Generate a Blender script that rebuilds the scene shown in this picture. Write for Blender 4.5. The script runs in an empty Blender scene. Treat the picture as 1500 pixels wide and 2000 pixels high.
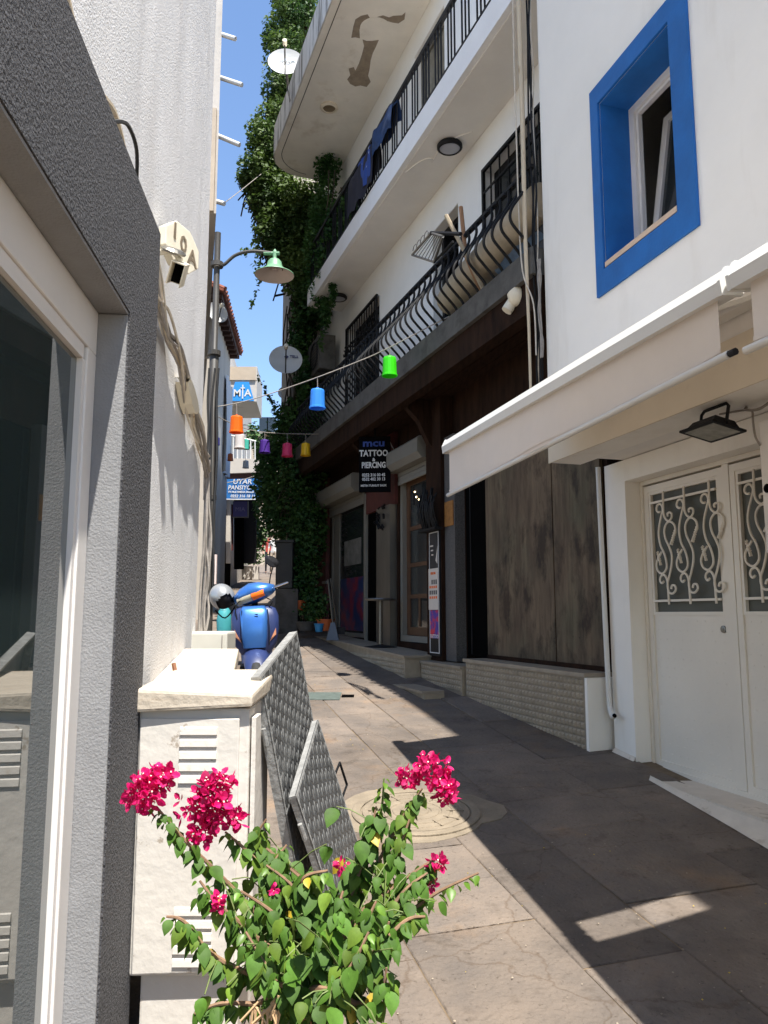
import bpy, bmesh, math, random
from mathutils import Vector, Matrix, Quaternion, noise
random.seed(7)
R = math.radians
sc = bpy.context.scene
COL = sc.collection

# ------------------------------------------------------------------ camera, sky, sun, exposure
F_PX, HZ = 1502.0, 1200.0                      # focal length and horizon line, in pixels of the 1500x2000 photo
PITCH = math.atan((HZ - 1000) / F_PX)
EYE = Vector((0, 0, 1.55))
cam = bpy.data.cameras.new('camera'); camo = bpy.data.objects.new('camera', cam); COL.objects.link(camo)
camo.location = EYE; camo.rotation_euler = (R(90) + PITCH, 0, 0)
cam.sensor_fit = 'VERTICAL'; cam.sensor_height = 36; cam.sensor_width = 27; cam.lens = F_PX / 2000 * 36
cam.clip_start = .05; cam.clip_end = 2000
sc.camera = camo
SUN = Vector((.163, -.369, 1)).normalized()
w = bpy.data.worlds.new('World'); sc.world = w; w.use_nodes = True
nt = w.node_tree; nt.nodes.clear()
sky = nt.nodes.new('ShaderNodeTexSky'); sky.sky_type = 'NISHITA'; sky.sun_disc = False
sky.sun_elevation = math.asin(SUN.z); sky.sun_rotation = math.atan2(SUN.x, SUN.y)
sky.air_density = 1.0; sky.dust_density = .05; sky.ozone_density = 3.6
bg = nt.nodes.new('ShaderNodeBackground'); bg.inputs['Strength'].default_value = .112
wo = nt.nodes.new('ShaderNodeOutputWorld')
nt.links.new(sky.outputs[0], bg.inputs['Color']); nt.links.new(bg.outputs[0], wo.inputs['Surface'])
sl = bpy.data.lights.new('sun', 'SUN'); sl.energy = 4.2; sl.angle = R(.53); sl.color = (1, .955, .88)
so = bpy.data.objects.new('sun', sl); COL.objects.link(so); so.location = (10, -20, 40)
so.rotation_euler = (-SUN).to_track_quat('-Z', 'Y').to_euler()
sc.view_settings.view_transform = 'Standard'; sc.view_settings.look = 'None'
sc.view_settings.exposure = 1.32; sc.view_settings.gamma = 1; sc.view_settings.use_curve_mapping = False
try:
    sc.cycles.use_denoising = True; sc.cycles.max_bounces = 10; sc.cycles.diffuse_bounces = 6; sc.cycles.glossy_bounces = 4
    sc.cycles.sample_clamp_indirect = 6
except Exception: pass

# ------------------------------------------------------------------ coordinates
cp, sp = math.cos(PITCH), math.sin(PITCH)
ANG = {'W': R(-16), 'D': R(-20), 'L': R(-5.3)}  # bearings of the white house, the balcony house, the left wall
def D_(k): return Vector((math.sin(ANG[k]), math.cos(ANG[k]), 0))
def N_(k): return Vector((math.cos(ANG[k]), -math.sin(ANG[k]), 0))
def fp(k, u, p, z): return D_(k) * u + N_(k) * p + Vector((0, 0, z))   # u along the facade, p across the street, z up
def ray(x, y):
    a = (x - 750) / F_PX; b = (1000 - y) / F_PX
    return Vector((a, cp - b * sp, sp + b * cp))
def at(x, y, Y): d = ray(x, y); return EYE + d * (Y / d.y)
def onp(k, p, x, y):                            # (u, z) on a facade plane
    n = N_(k); d = ray(x, y); P = EYE + d * ((p - EYE.dot(n)) / d.dot(n)); return P.dot(D_(k)), P.z
def gz(x, y): return .1 * min(y, 46)            # the street climbs ten per cent
def gzf(k, u, p): v = fp(k, u, p, 0); return gz(v.x, v.y)

# ------------------------------------------------------------------ materials
MATS = {}
def lin(c): return tuple(((v / 255) / 12.92 if v / 255 <= .04045 else ((v / 255 + .055) / 1.055) ** 2.4) for v in c)
def mat(name, col, rough=.6, var=.12, vscale=6., bump=0., bscale=60., metal=0., stretch=(1, 1, 1), col2=None, thr=None, ior=1.5, rnd=0., detail=5., bstretch=None, bdist=.01, trans=0., sss=0., emit=0):
    m = bpy.data.materials.new(name); m.use_nodes = True; MATS[name] = m
    t = m.node_tree; b = t.nodes['Principled BSDF']
    b.inputs['Roughness'].default_value = rough; b.inputs['Metallic'].default_value = metal; b.inputs['IOR'].default_value = ior
    geo = t.nodes.new('ShaderNodeNewGeometry')
    mp = t.nodes.new('ShaderNodeMapping'); mp.inputs['Scale'].default_value = stretch
    t.links.new(geo.outputs['Position'], mp.inputs['Vector'])
    n = t.nodes.new('ShaderNodeTexNoise'); n.inputs['Scale'].default_value = vscale; n.inputs['Detail'].default_value = detail
    n.inputs['Roughness'].default_value = .6
    t.links.new(mp.outputs[0], n.inputs['Vector'])
    r = t.nodes.new('ShaderNodeValToRGB')
    if col2 is None:
        c1 = tuple(max(0, c * (1 - var)) for c in col); c2 = tuple(min(1, c * (1 + var)) for c in col)
        r.color_ramp.elements[0].position = .3; r.color_ramp.elements[1].position = .7
    else:
        c1, c2 = col, col2
        lo, hi = thr if thr else (.4, .6)
        r.color_ramp.elements[0].position = lo; r.color_ramp.elements[1].position = hi
    r.color_ramp.elements[0].color = (*c1, 1); r.color_ramp.elements[1].color = (*c2, 1)
    t.links.new(n.outputs['Fac'], r.inputs['Fac'])
    out = r.outputs['Color']
    if rnd:
        oi = t.nodes.new('ShaderNodeObjectInfo'); mr = t.nodes.new('ShaderNodeMapRange')
        mr.inputs['To Min'].default_value = 1 - rnd; mr.inputs['To Max'].default_value = 1 + rnd
        t.links.new(oi.outputs['Random'], mr.inputs['Value'])
        mx = t.nodes.new('ShaderNodeVectorMath'); mx.operation = 'SCALE'
        t.links.new(out, mx.inputs[0]); t.links.new(mr.outputs[0], mx.inputs['Scale']); out = mx.outputs[0]
    t.links.new(out, b.inputs['Base Color'])
    if bump:
        n2 = t.nodes.new('ShaderNodeTexNoise'); n2.inputs['Scale'].default_value = bscale; n2.inputs['Detail'].default_value = 4
        src = geo.outputs['Position']
        if bstretch:
            mp2 = t.nodes.new('ShaderNodeMapping'); mp2.inputs['Scale'].default_value = bstretch
            t.links.new(src, mp2.inputs['Vector']); src = mp2.outputs[0]
        t.links.new(src, n2.inputs['Vector'])
        bp = t.nodes.new('ShaderNodeBump'); bp.inputs['Strength'].default_value = bump; bp.inputs['Distance'].default_value = bdist
        t.links.new(n2.outputs['Fac'], bp.inputs['Height']); t.links.new(bp.outputs[0], b.inputs['Normal'])
    if trans: b.inputs['Transmission Weight'].default_value = trans
    if sss:                                      # thin leaves and cloth let light through
        tr = t.nodes.new('ShaderNodeBsdfTranslucent'); mxs = t.nodes.new('ShaderNodeMixShader'); mxs.inputs[0].default_value = sss
        t.links.new(out, tr.inputs['Color']); t.links.new(b.outputs[0], mxs.inputs[1]); t.links.new(tr.outputs[0], mxs.inputs[2])
        t.links.new(mxs.outputs[0], t.nodes['Material Output'].inputs['Surface'])
    return m
def stain(m, scale, lo, hi, mul, stretch=(1, 1, 1), seed=0.):
    """a second, sparse layer of dirt multiplied into a material's colour"""
    t = m.node_tree; b = t.nodes['Principled BSDF']; src = b.inputs['Base Color'].links[0].from_socket
    geo = t.nodes.new('ShaderNodeNewGeometry'); mp = t.nodes.new('ShaderNodeMapping'); mp.inputs['Scale'].default_value = stretch
    mp.inputs['Location'].default_value = (seed, seed * .7, seed * 1.3)
    t.links.new(geo.outputs['Position'], mp.inputs['Vector'])
    n = t.nodes.new('ShaderNodeTexNoise'); n.inputs['Scale'].default_value = scale; n.inputs['Detail'].default_value = 7; n.inputs['Roughness'].default_value = .65
    t.links.new(mp.outputs[0], n.inputs['Vector'])
    r = t.nodes.new('ShaderNodeValToRGB'); r.color_ramp.elements[0].position = lo; r.color_ramp.elements[1].position = hi
    r.color_ramp.elements[0].color = (1, 1, 1, 1); r.color_ramp.elements[1].color = (*mul, 1)
    t.links.new(n.outputs['Fac'], r.inputs['Fac'])
    mx = t.nodes.new('ShaderNodeMix'); mx.data_type = 'RGBA'; mx.blend_type = 'MULTIPLY'; mx.inputs[0].default_value = 1
    t.links.new(src, mx.inputs[6]); t.links.new(r.outputs[0], mx.inputs[7])
    for l in list(b.inputs['Base Color'].links): t.links.remove(l)
    t.links.new(mx.outputs[2], b.inputs['Base Color'])
    return m

m_white = stain(mat('white_wall_paint', (.88, .85, .79), .75, .04, 1.2, .30, 11, bdist=.012, detail=8), 2.0, .52, .80, (.86, .84, .81), (1.3, 1.3, .25))
m_left = stain(mat('white_roughcast', (.69, .69, .695), .85, .05, 3, .6, 130, bdist=.008), 3, .5, .8, (.90, .88, .86), (1, 1, .15))
m_gray = mat('grey_roughcast', (.045, .045, .05), .85, .55, 120, 1.0, 130, bdist=.012, detail=3, col2=(.11, .11, .118), thr=(.38, .66))
m_graysm = mat('grey_reveal_paint', (.25, .25, .255), .8, .08, 12, .45, 150, bdist=.005)
m_pvc = mat('white_window_plastic', (.74, .71, .68), .4, .04, 4)
m_glass = mat('dark_shop_glass', (.034, .050, .050), .015, .0, 1, ior=2.8)
m_glass2 = mat('dark_glass', (.02, .024, .026), .08, .0, 1, ior=1.6)
m_pbox = mat('cream_box_plastic', (.56, .54, .47), .5, .05, 8)
m_fillet = stain(mat('dirty_white_mortar', (.66, .60, .52), .9, .08, 7, .4, 40, bdist=.008), 9, .58, .72, (.6, .55, .48))
m_frost = mat('frosted_door_glass', (.085, .088, .072), .55, .1, 5)
m_blue = mat('blue_paint', (.007, .118, .39), .7, .16, 4, .4, 38, bdist=.006, detail=8)
m_wood = mat('pale_wood', (.62, .47, .34), .6, .1, 8, stretch=(1, 1, 8))
m_beige = stain(mat('cream_paint', (.70, .62, .49), .7, .05, 2, .1, 40, bdist=.004), 3, .6, .8, (.85, .82, .78))
m_soff = mat('grey_soffit_paint', (.80, .775, .735), .8, .05, 2.5, .1, 40, bdist=.004)
m_doorw = mat('white_door_paint', (.78, .73, .64), .38, .04, 2, .05, 30)
m_alu = mat('white_aluminium', (.70, .69, .66), .35, .02, 3)
m_awn = mat('cream_awning_cloth', (.80, .72, .65), .9, .03, 4, .1, 400, sss=.12)
m_black = mat('black_iron', (.008, .008, .009), .6, .1, 20, ior=1.3)
m_blackm = mat('black_plastic', (.012, .012, .014), .55, .1, 20, ior=1.3)
m_dark = mat('dark_interior', (.004, .004, .004), .95, .1, 3, ior=1.02)  # near-black colour stands in for the shade inside rooms and openings
m_lampglass = mat('frosted_lamp_glass', (.38, .39, .44), .4, .03, 4)
m_conc = stain(mat('grey_concrete', (.095, .09, .082), .9, .25, 5, .3, 30, bdist=.01), 4, .5, .7, (.5, .48, .45))
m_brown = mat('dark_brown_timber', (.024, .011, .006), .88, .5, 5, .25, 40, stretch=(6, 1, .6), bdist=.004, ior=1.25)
m_dwall = mat('grey_white_wall_paint', (.86, .85, .825), .8, .04, 2, .1, 40, bdist=.004)
m_slabw = mat('white_fascia_paint', (.87, .87, .87), .7, .03, 3, .6, 55, bdist=.012)
m_panel = stain(stain(mat('weathered_panel', (.070, .044, .026), .75, .35, 7, .15, 30, stretch=(1, 1, .22), col2=(.190, .136, .082), thr=(.3, .75)), 3.2, .50, .63, (.28, .22, .18), (1.3, 1.3, .7), 4.), 2.2, .45, .7, (.72, .90, .86), (1, 1, .6), 9.)
stain(m_panel, 26, .50, .70, (.62, .58, .54), (1, 1, .10), 5.); stain(m_panel, 30, .66, .70, (.30, .20, .15), (1, 1, .6), 13.)
m_granite = mat('grey_granite', (.085, .082, .08), .5, .45, 90, detail=2)
m_tile = mat('beige_relief_tile', (.33, .275, .20), .5, .18, 9)
m_marble = mat('pale_stone_cap', (.30, .255, .195), .5, .15, 8)
m_steel = mat('brushed_steel', (.20, .19, .17), .4, .2, 5, metal=.85, stretch=(1, 1, .2))
m_shut = mat('cream_shutter', (.20, .19, .165), .5, .06, 4)
def paving(name):
    m = mat(name, (.126, .105, .089), .92, .3, 3.2, .85, 42, rnd=.18, bdist=.016, detail=10, col2=(.182, .145, .115), thr=(.36, .66))
    stain(m, 1.1, .50, .74, (.60, .57, .54)); stain(m, 6, .57, .68, (.70, .68, .65), seed=3.); stain(m, 46, .60, .68, (.55, .53, .5), seed=8.)
    stain(m, 1.7, .54, .70, (1.30, 1.10, .88), seed=21.)
    t = m.node_tree; b = t.nodes['Principled BSDF']; src = b.inputs['Base Color'].links[0].from_socket   # hairline cracks
    geo = t.nodes.new('ShaderNodeNewGeometry'); n = t.nodes.new('ShaderNodeTexNoise'); n.inputs['Scale'].default_value = 5; n.inputs['Detail'].default_value = 6
    t.links.new(geo.outputs['Position'], n.inputs['Vector'])
    ad = t.nodes.new('ShaderNodeVectorMath'); ad.operation = 'MULTIPLY_ADD'; ad.inputs[1].default_value = (.28, .28, .28)
    t.links.new(n.outputs['Color'], ad.inputs[0]); t.links.new(geo.outputs['Position'], ad.inputs[2])
    v = t.nodes.new('ShaderNodeTexVoronoi'); v.feature = 'DISTANCE_TO_EDGE'; v.inputs['Scale'].default_value = .95
    t.links.new(ad.outputs[0], v.inputs['Vector'])
    r = t.nodes.new('ShaderNodeValToRGB'); r.color_ramp.elements[0].position = .001; r.color_ramp.elements[1].position = .006
    r.color_ramp.elements[0].color = (.74, .68, .62, 1); r.color_ramp.elements[1].color = (1, 1, 1, 1)
    t.links.new(v.outputs['Distance'], r.inputs['Fac'])
    mx = t.nodes.new('ShaderNodeMix'); mx.data_type = 'RGBA'; mx.blend_type = 'MULTIPLY'; mx.inputs[0].default_value = 1
    t.links.new(src, mx.inputs[6]); t.links.new(r.outputs[0], mx.inputs[7])
    for l in list(b.inputs['Base Color'].links): t.links.remove(l)
    t.links.new(mx.outputs[2], b.inputs['Base Color']); return m
m_pave = paving('paving_stone')
m_mortar = mat('mortar_bed', (.15, .108, .066), .95, .3, 14, .6, 60)
m_concp = mat('cream_concrete_patch', (.215, .175, .125), .95, .18, 9, .7, 60, bdist=.012)
m_cab = stain(stain(mat('white_cabinet_paint', (.66, .62, .56), .6, .04, 3, .38, 22, bdist=.008), 6, .66, .76, (.74, .62, .48), (1, 1, .5)), 14, .64, .68, (.62, .56, .5), seed=6.)
m_lid = stain(mat('weathered_cream_lid', (.50, .435, .35), .65, .1, 10, .5, 40, stretch=(.5, 3, 3), bdist=.008), 12, .60, .70, (.74, .60, .46), (.4, 2, 2))
m_plate = mat('galvanised_tread_plate', (.12, .123, .125), .42, .3, 14, .25, 60, metal=.55)
m_tread = stain(mat('worn_tread_steel', (.185, .187, .183), .5, .25, 25, metal=.5), 5, .45, .7, (.62, .61, .60))
m_plateedge = mat('weathered_steel_edge', (.30, .30, .29), .6, .25, 30, .4, 60, metal=.3)
m_leaf = mat('bougainvillea_leaf', (.066, .145, .018), .6, .3, 30, rnd=.42, sss=.24, ior=1.35)
m_leaf3 = mat('yellow_green_leaf', (.115, .190, .022), .6, .3, 30, rnd=.35, sss=.25, ior=1.35)  # yellower leaf tone, mixed in at random
m_leaf2 = mat('young_leaf', (.13, .25, .03), .42, .25, 30, rnd=.25, sss=.35)
m_leafy = mat('yellow_leaf', (.50, .36, .03), .5, .2, 30, sss=.3)
m_bract = mat('magenta_bract', (.66, .006, .145), .6, .25, 40, rnd=.36, sss=.42)
m_cream = mat('cream_flower', (.8, .72, .6), .6)
m_stem = mat('woody_stem', (.22, .13, .075), .8, .3, 40)
m_gstem = mat('green_stem', (.13, .17, .05), .7, .3, 40)
m_ivy = mat('ivy_leaf', (.028, .070, .013), .62, .55, 1.6, col2=(.135, .205, .040), thr=(.35, .7), sss=.32)
m_ivyd = mat('vine_leaf', (.020, .075, .014), .6, .5, 2.2, col2=(.075, .165, .035), thr=(.4, .65), sss=.32)
m_ivystem = mat('ivy_stem', (.05, .035, .022), .9, .3, 20)
m_core = mat('shaded_ivy_twigs', (.012, .018, .008), .95, .5, 10)
m_pole = mat('grey_painted_pole', (.055, .050, .044), .5, .3, 10, stretch=(1, 1, .4))
m_green = mat('green_lamp_paint', (.14, .30, .17), .45, .15, 10)
m_lampin = mat('pale_lamp_inside', (.55, .47, .42), .6, .05, 5)
m_cable = mat('grey_cable', (.30, .27, .24), .7, .2, 20)
m_cablew = mat('cream_cable', (.60, .54, .45), .7, .15, 20)
m_cream2 = mat('cream_plastic', (.76, .70, .56), .5, .05, 10)
m_signtxt = mat('brown_lettering', (.19, .15, .10), .6)
m_pipe = mat('rusty_cream_pipe', (.60, .50, .36), .7, .15, 9, col2=(.36, .24, .13), thr=(.60, .72), stretch=(3, 3, .7))
m_signb = mat('black_sign_face', (.004, .004, .005), .8, .1, 8, ior=1.1)
m_wtxt = mat('white_lettering', (.62, .62, .62), .5)
m_btxt = mat('blue_lettering', (.012, .05, .30), .5)
m_slab3 = stain(stain(mat('peeling_soffit_paint', (.80, .75, .66), .85, .06, 3, .2, 30, bdist=.006), .62, .66, .675, (.52, .46, .39), (1, 1, 1), 2.7), 2.5, .58, .75, (.80, .76, .70), seed=1.)
m_bare = mat('bare_plaster', (.28, .225, .165), .95, .2, 9, .4, 40)
m_slab3f = stain(mat('flaking_white_fascia', (.70, .69, .67), .8, .06, 3), 5, .52, .60, (.35, .33, .31), (1.5, 1.5, .12))
m_dish = mat('white_dish_enamel', (.56, .57, .57), .4, .03, 5)
m_dishtxt = mat('faded_blue_print', (.34, .45, .60), .5)
m_sblue = mat('scooter_blue', (.05, .18, .52), .30, .12, 6, ior=1.6, metal=.45)
m_sdark = mat('scooter_dark_blue', (.022, .036, .115), .4, .1, 8)
m_orange = mat('orange_lens', (.85, .16, .015), .25, .1, 30)
m_headl = mat('headlight_glass', (.42, .38, .27), .12, .15, 30)
m_silver = mat('silver_paint', (.33, .34, .35), .32, .06, 8, metal=.4)
m_rubber = mat('black_rubber', (.02, .02, .02), .8, .2, 20)
m_chrome = mat('chrome', (.7, .7, .7), .15, .05, 8, metal=1)
m_mia = mat('sky_blue_sign', (.02, .26, .70), .5, .03, 5)
m_navy = mat('navy_sign', (.012, .010, .10), .4, .05, 5)
m_pans = mat('blue_sign', (.012, .13, .38), .5, .1, 5)
m_farw = stain(mat('far_white_wall', (.50, .46, .41), .85, .07, 1.2, .3, 12), 2, .55, .75, (.78, .75, .72), (1, 1, .3))
m_farb = mat('far_beige_wall', (.46, .38, .29), .85, .15, 1.4, .3, 8)
m_tileroof = mat('red_roof_tile', (.20, .055, .030), .8, .3, 5, .4, 12)
m_timber = mat('dark_eave_timber', (.06, .025, .018), .8, .3, 8)
m_red = mat('red_plastic', (.45, .025, .02), .5, .1, 8)
m_terra = mat('orange_flowerpot', (.45, .10, .025), .7, .1, 8)
m_bluepot = mat('blue_flowerpot', (.02, .20, .42), .5, .1, 8)
m_jean = mat('blue_denim', (.012, .04, .12), .9, .3, 14, .3, 80)
m_print = mat('blue_print_cloth', (.02, .06, .26), .9, .1, 9, col2=(.55, .62, .75), thr=(.60, .64))
m_darkcloth = mat('dark_cloth', (.012, .012, .025), .9, .3, 10)
m_roll = mat('beige_canvas', (.46, .38, .27), .9, .15, 8, .3, 40)
m_paper = mat('white_poster_paper', (.60, .54, .48), .6, .04, 6)
m_postb = mat('black_poster_print', (.02, .02, .024), .5, .3, 6)
m_postc = mat('blue_red_poster_print', (.06, .03, .30), .5, .1, 9, col2=(.55, .02, .06), thr=(.45, .55))
m_oran2 = mat('orange_board', (.30, .13, .03), .6, .3, 25)
m_dwood = mat('brown_door_wood', (.095, .045, .022), .45, .25, 9, stretch=(2, 2, .3))
m_redw = mat('dark_red_paint', (.075, .012, .010), .6, .25, 8)
m_skin = mat('skin', (.48, .28, .19), .6)
m_hair = mat('dark_hair', (.015, .01, .008), .7)
m_shirt = mat('red_cloth', (.45, .06, .05), .9)
m_wcloth = mat('white_cloth', (.72, .70, .68), .9)
m_grass = mat('garden_leaf', (.06, .13, .025), .5, .5, 3, sss=.2)
m_soil = mat('dry_soil', (.12, .08, .05), .95, .3, 20)
m_film = mat('dark_film_poster', (.016, .035, .11), .3, .1, 3.4, col2=(.20, .022, .04), thr=(.44, .60))
m_film2 = mat('window_sticker', (.16, .16, .15), .5, .4, 8)
m_curtain = mat('pale_tarpaulin', (.62, .65, .70), .8, .1, 4, .4, 6, stretch=(3, 3, .3))
m_glint = mat('glowing_glint', (1, .8, .5), .4)
_b = m_glint.node_tree.nodes['Principled BSDF']; _b.inputs['Emission Color'].default_value = (1, .75, .4, 1); _b.inputs['Emission Strength'].default_value = 4
SHADE = {n: mat(n + '_shade_plastic', c, .45, .03, 6, sss=.35) for n, c in dict(green=(.06, .80, .01), blue=(.06, .36, .92), orange=(.95, .20, .006), white=(.80, .76, .74), purple=(.10, .035, .32), pink=(.86, .07, .22), yellow=(.90, .60, .02), teal=(.10, .62, .50), navy=(.05, .05, .25), rust=(.55, .14, .04), pale=(.62, .64, .66)).items()}

# ------------------------------------------------------------------ mesh building
ORG = {}
def thing(name, label, cat, loc, group=None):
    o = bpy.data.objects.new(name, None); COL.objects.link(o); o.location = loc; o.empty_display_size = .1
    o['label'] = label; o['category'] = cat
    if group: o['group'] = group
    ORG[o] = Vector(loc); return o
def tag(o, label, cat, group=None):
    o['label'] = label; o['category'] = cat
    if group: o['group'] = group
    return o
class MB:
    def __init__(s): s.v = []; s.f = []; s.mi = []; s.m = 0
    def add(s, vs, fs):
        b = len(s.v); s.v += [tuple(v) for v in vs]; s.f += [tuple(i + b for i in f) for f in fs]; s.mi += [s.m] * len(fs); return s
    def box8(s, c): return s.add(c, [(0, 3, 2, 1), (4, 5, 6, 7), (0, 1, 5, 4), (1, 2, 6, 5), (2, 3, 7, 6), (3, 0, 4, 7)])
    def fbox(s, k, u0, u1, p0, p1, z0, z1):     # box in a facade frame
        return s.box8([fp(k, u0, p0, z0), fp(k, u0, p1, z0), fp(k, u1, p1, z0), fp(k, u1, p0, z0), fp(k, u0, p0, z1), fp(k, u0, p1, z1), fp(k, u1, p1, z1), fp(k, u1, p0, z1)])
    def box(s, c, d, M=None):
        c = Vector(c); x, y, z = d[0] / 2, d[1] / 2, d[2] / 2
        q = [Vector(t) for t in ((-x, -y, -z), (x, -y, -z), (x, y, -z), (-x, y, -z), (-x, -y, z), (x, -y, z), (x, y, z), (-x, y, z))]
        if M: q = [M @ t for t in q]
        return s.box8([c + t for t in q])
    def tube(s, pts, r, n=6, cap=True):
        pts = [Vector(p) for p in pts]; rs = r if isinstance(r, (list, tuple)) else [r] * len(pts)
        b = len(s.v); prev = None
        for i, p in enumerate(pts):
            d = (pts[min(i + 1, len(pts) - 1)] - pts[max(i - 1, 0)])
            d = d.normalized() if d.length > 1e-9 else Vector((0, 0, 1))
            if prev is None:
                a = Vector((0, 0, 1)) if abs(d.z) < .9 else Vector((1, 0, 0)); x = d.cross(a).normalized()
            else:
                x = prev - d * prev.dot(d); x = x.normalized() if x.length > 1e-6 else d.orthogonal().normalized()
            prev = x; y = d.cross(x)
            for j in range(n):
                t = 2 * math.pi * j / n; s.v.append(tuple(p + (x * math.cos(t) + y * math.sin(t)) * rs[i]))
        for i in range(len(pts) - 1):
            for j in range(n):
                a = b + i * n + j; c = b + i * n + (j + 1) % n; s.f.append((a, c, c + n, a + n)); s.mi.append(s.m)
        if cap:
            s.f.append(tuple(b + j for j in range(n - 1, -1, -1))); s.mi.append(s.m)
            e = b + (len(pts) - 1) * n; s.f.append(tuple(e + j for j in range(n))); s.mi.append(s.m)
        return s
    def lathe(s, prof, o, n=20, M=None, cap=False):   # prof: (radius, height)
        o = Vector(o); b = len(s.v)
        for r, h in prof:
            for j in range(n):
                t = 2 * math.pi * j / n; q = Vector((r * math.cos(t), r * math.sin(t), h))
                s.v.append(tuple(o + (M @ q if M else q)))
        for i in range(len(prof) - 1):
            for j in range(n):
                a = b + i * n + j; c = b + i * n + (j + 1) % n; s.f.append((a, c, c + n, a + n)); s.mi.append(s.m)
        if cap:
            s.f.append(tuple(b + j for j in range(n - 1, -1, -1))); s.mi.append(s.m)
            e = b + (len(prof) - 1) * n; s.f.append(tuple(e + j for j in range(n))); s.mi.append(s.m)
        return s
    def prism(s, poly, ext):                    # closed outline, extruded along ext
        poly = [Vector(p) for p in poly]; ext = Vector(ext); n = len(poly)
        return s.add(poly + [p + ext for p in poly], [tuple(range(n - 1, -1, -1)), tuple(range(n, 2 * n))] + [(i, (i + 1) % n, n + (i + 1) % n, n + i) for i in range(n)])
    def grid(s, fn, nu, nv):                    # fn(i/nu, j/nv) -> point
        b = len(s.v)
        for i in range(nu + 1):
            for j in range(nv + 1): s.v.append(tuple(fn(i / nu, j / nv)))
        for i in range(nu):
            for j in range(nv):
                a = b + i * (nv + 1) + j; s.f.append((a, a + nv + 1, a + nv + 2, a + 1)); s.mi.append(s.m)
        return s
    def build(s, name, mats, parent=None, smooth=False, kind=None, bevel=0, fix=True):
        me = bpy.data.meshes.new(name); o0 = ORG.get(parent, Vector((0, 0, 0)))
        me.from_pydata([(v[0] - o0.x, v[1] - o0.y, v[2] - o0.z) for v in s.v], [], s.f)
        for m in (mats if isinstance(mats, (list, tuple)) else [mats]): me.materials.append(m)
        if fix or bevel:
            bm = bmesh.new(); bm.from_mesh(me)
            if any(s.mi):
                for i, f in enumerate(bm.faces): f.material_index = s.mi[i]
            bmesh.ops.recalc_face_normals(bm, faces=bm.faces)
            if bevel:
                ed = [e for e in bm.edges if len(e.link_faces) == 2 and e.calc_face_angle(0) > .5]
                bmesh.ops.bevel(bm, geom=ed, offset=bevel, segments=2, affect='EDGES', profile=.6)
            bm.to_mesh(me); bm.free()
        elif any(s.mi): me.polygons.foreach_set('material_index', s.mi)
        if smooth: me.polygons.foreach_set('use_smooth', [True] * len(me.polygons))
        if smooth and bevel == 0:
            try: me.set_sharp_from_angle(angle=R(50))
            except Exception: pass
        o = bpy.data.objects.new(name, me); COL.objects.link(o)
        ORG[o] = o0
        if parent: o.parent = parent
        if kind: o['kind'] = kind
        return o
def shared(name, me, M, parent=None):            # a piece that shares its mesh; M is its world matrix
    o = bpy.data.objects.new(name, me); COL.objects.link(o)
    if parent:
        o.parent = parent; M = Matrix.Translation(-ORG[parent]) @ M
    o.matrix_basis = M; ORG[o] = ORG.get(parent, Vector((0, 0, 0))); return o
def copy_tree(o, delta, label=None, parent=None):
    c = o.copy(); COL.objects.link(c)
    if parent: c.parent = parent
    else: c.location = o.location + Vector(delta)
    if label: c['label'] = label
    for ch in list(o.children): copy_tree(ch, delta, None, c)
    return c
def wall(k, p0, p1, u0, u1, z0, z1, holes, mb=None, step=None, disp=None):
    """a wall slab with openings: one skin, with the sides of the openings"""
    mb = mb or MB()
    us = sorted({u0, u1, *[h[0] for h in holes], *[h[1] for h in holes]}); zs = sorted({z0, z1, *[h[2] for h in holes], *[h[3] for h in holes]})
    us = [u for u in us if u0 - 1e-6 <= u <= u1 + 1e-6]; zs = [z for z in zs if z0 - 1e-6 <= z <= z1 + 1e-6]
    def solid(i, j):
        if i < 0 or j < 0 or i >= len(us) - 1 or j >= len(zs) - 1: return False
        cu = (us[i] + us[i + 1]) / 2; cz = (zs[j] + zs[j + 1]) / 2
        return not any(h[0] < cu < h[1] and h[2] < cz < h[3] for h in holes)
    for i in range(len(us) - 1):
        for j in range(len(zs) - 1):
            if not solid(i, j): continue
            a, b, c, d = us[i], us[i + 1], zs[j], zs[j + 1]
            mb.add([fp(k, a, p0, c), fp(k, b, p0, c), fp(k, b, p0, d), fp(k, a, p0, d)], [(0, 1, 2, 3)])
            mb.add([fp(k, a, p1, c), fp(k, b, p1, c), fp(k, b, p1, d), fp(k, a, p1, d)], [(3, 2, 1, 0)])
            for (ii, jj, q) in ((i - 1, j, ((a, c), (a, d))), (i + 1, j, ((b, d), (b, c))), (i, j - 1, ((b, c), (a, c))), (i, j + 1, ((a, d), (b, d)))):
                if not solid(ii, jj):
                    (x0, y0), (x1, y1) = q
                    mb.add([fp(k, x0, p0, y0), fp(k, x0, p1, y0), fp(k, x1, p1, y1), fp(k, x1, p0, y1)], [(0, 1, 2, 3)])
    return mb
def frame_bars(k, u0, u1, z0, z1, p0, p1, w, mb=None):   # four mitre-free bars, butted end to end
    mb = mb or MB()
    mb.fbox(k, u0, u1, p0, p1, z1 - w, z1); mb.fbox(k, u0, u1, p0, p1, z0, z0 + w)
    mb.fbox(k, u0, u0 + w, p0, p1, z0 + w, z1 - w); mb.fbox(k, u1 - w, u1, p0, p1, z0 + w, z1 - w); return mb
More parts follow.
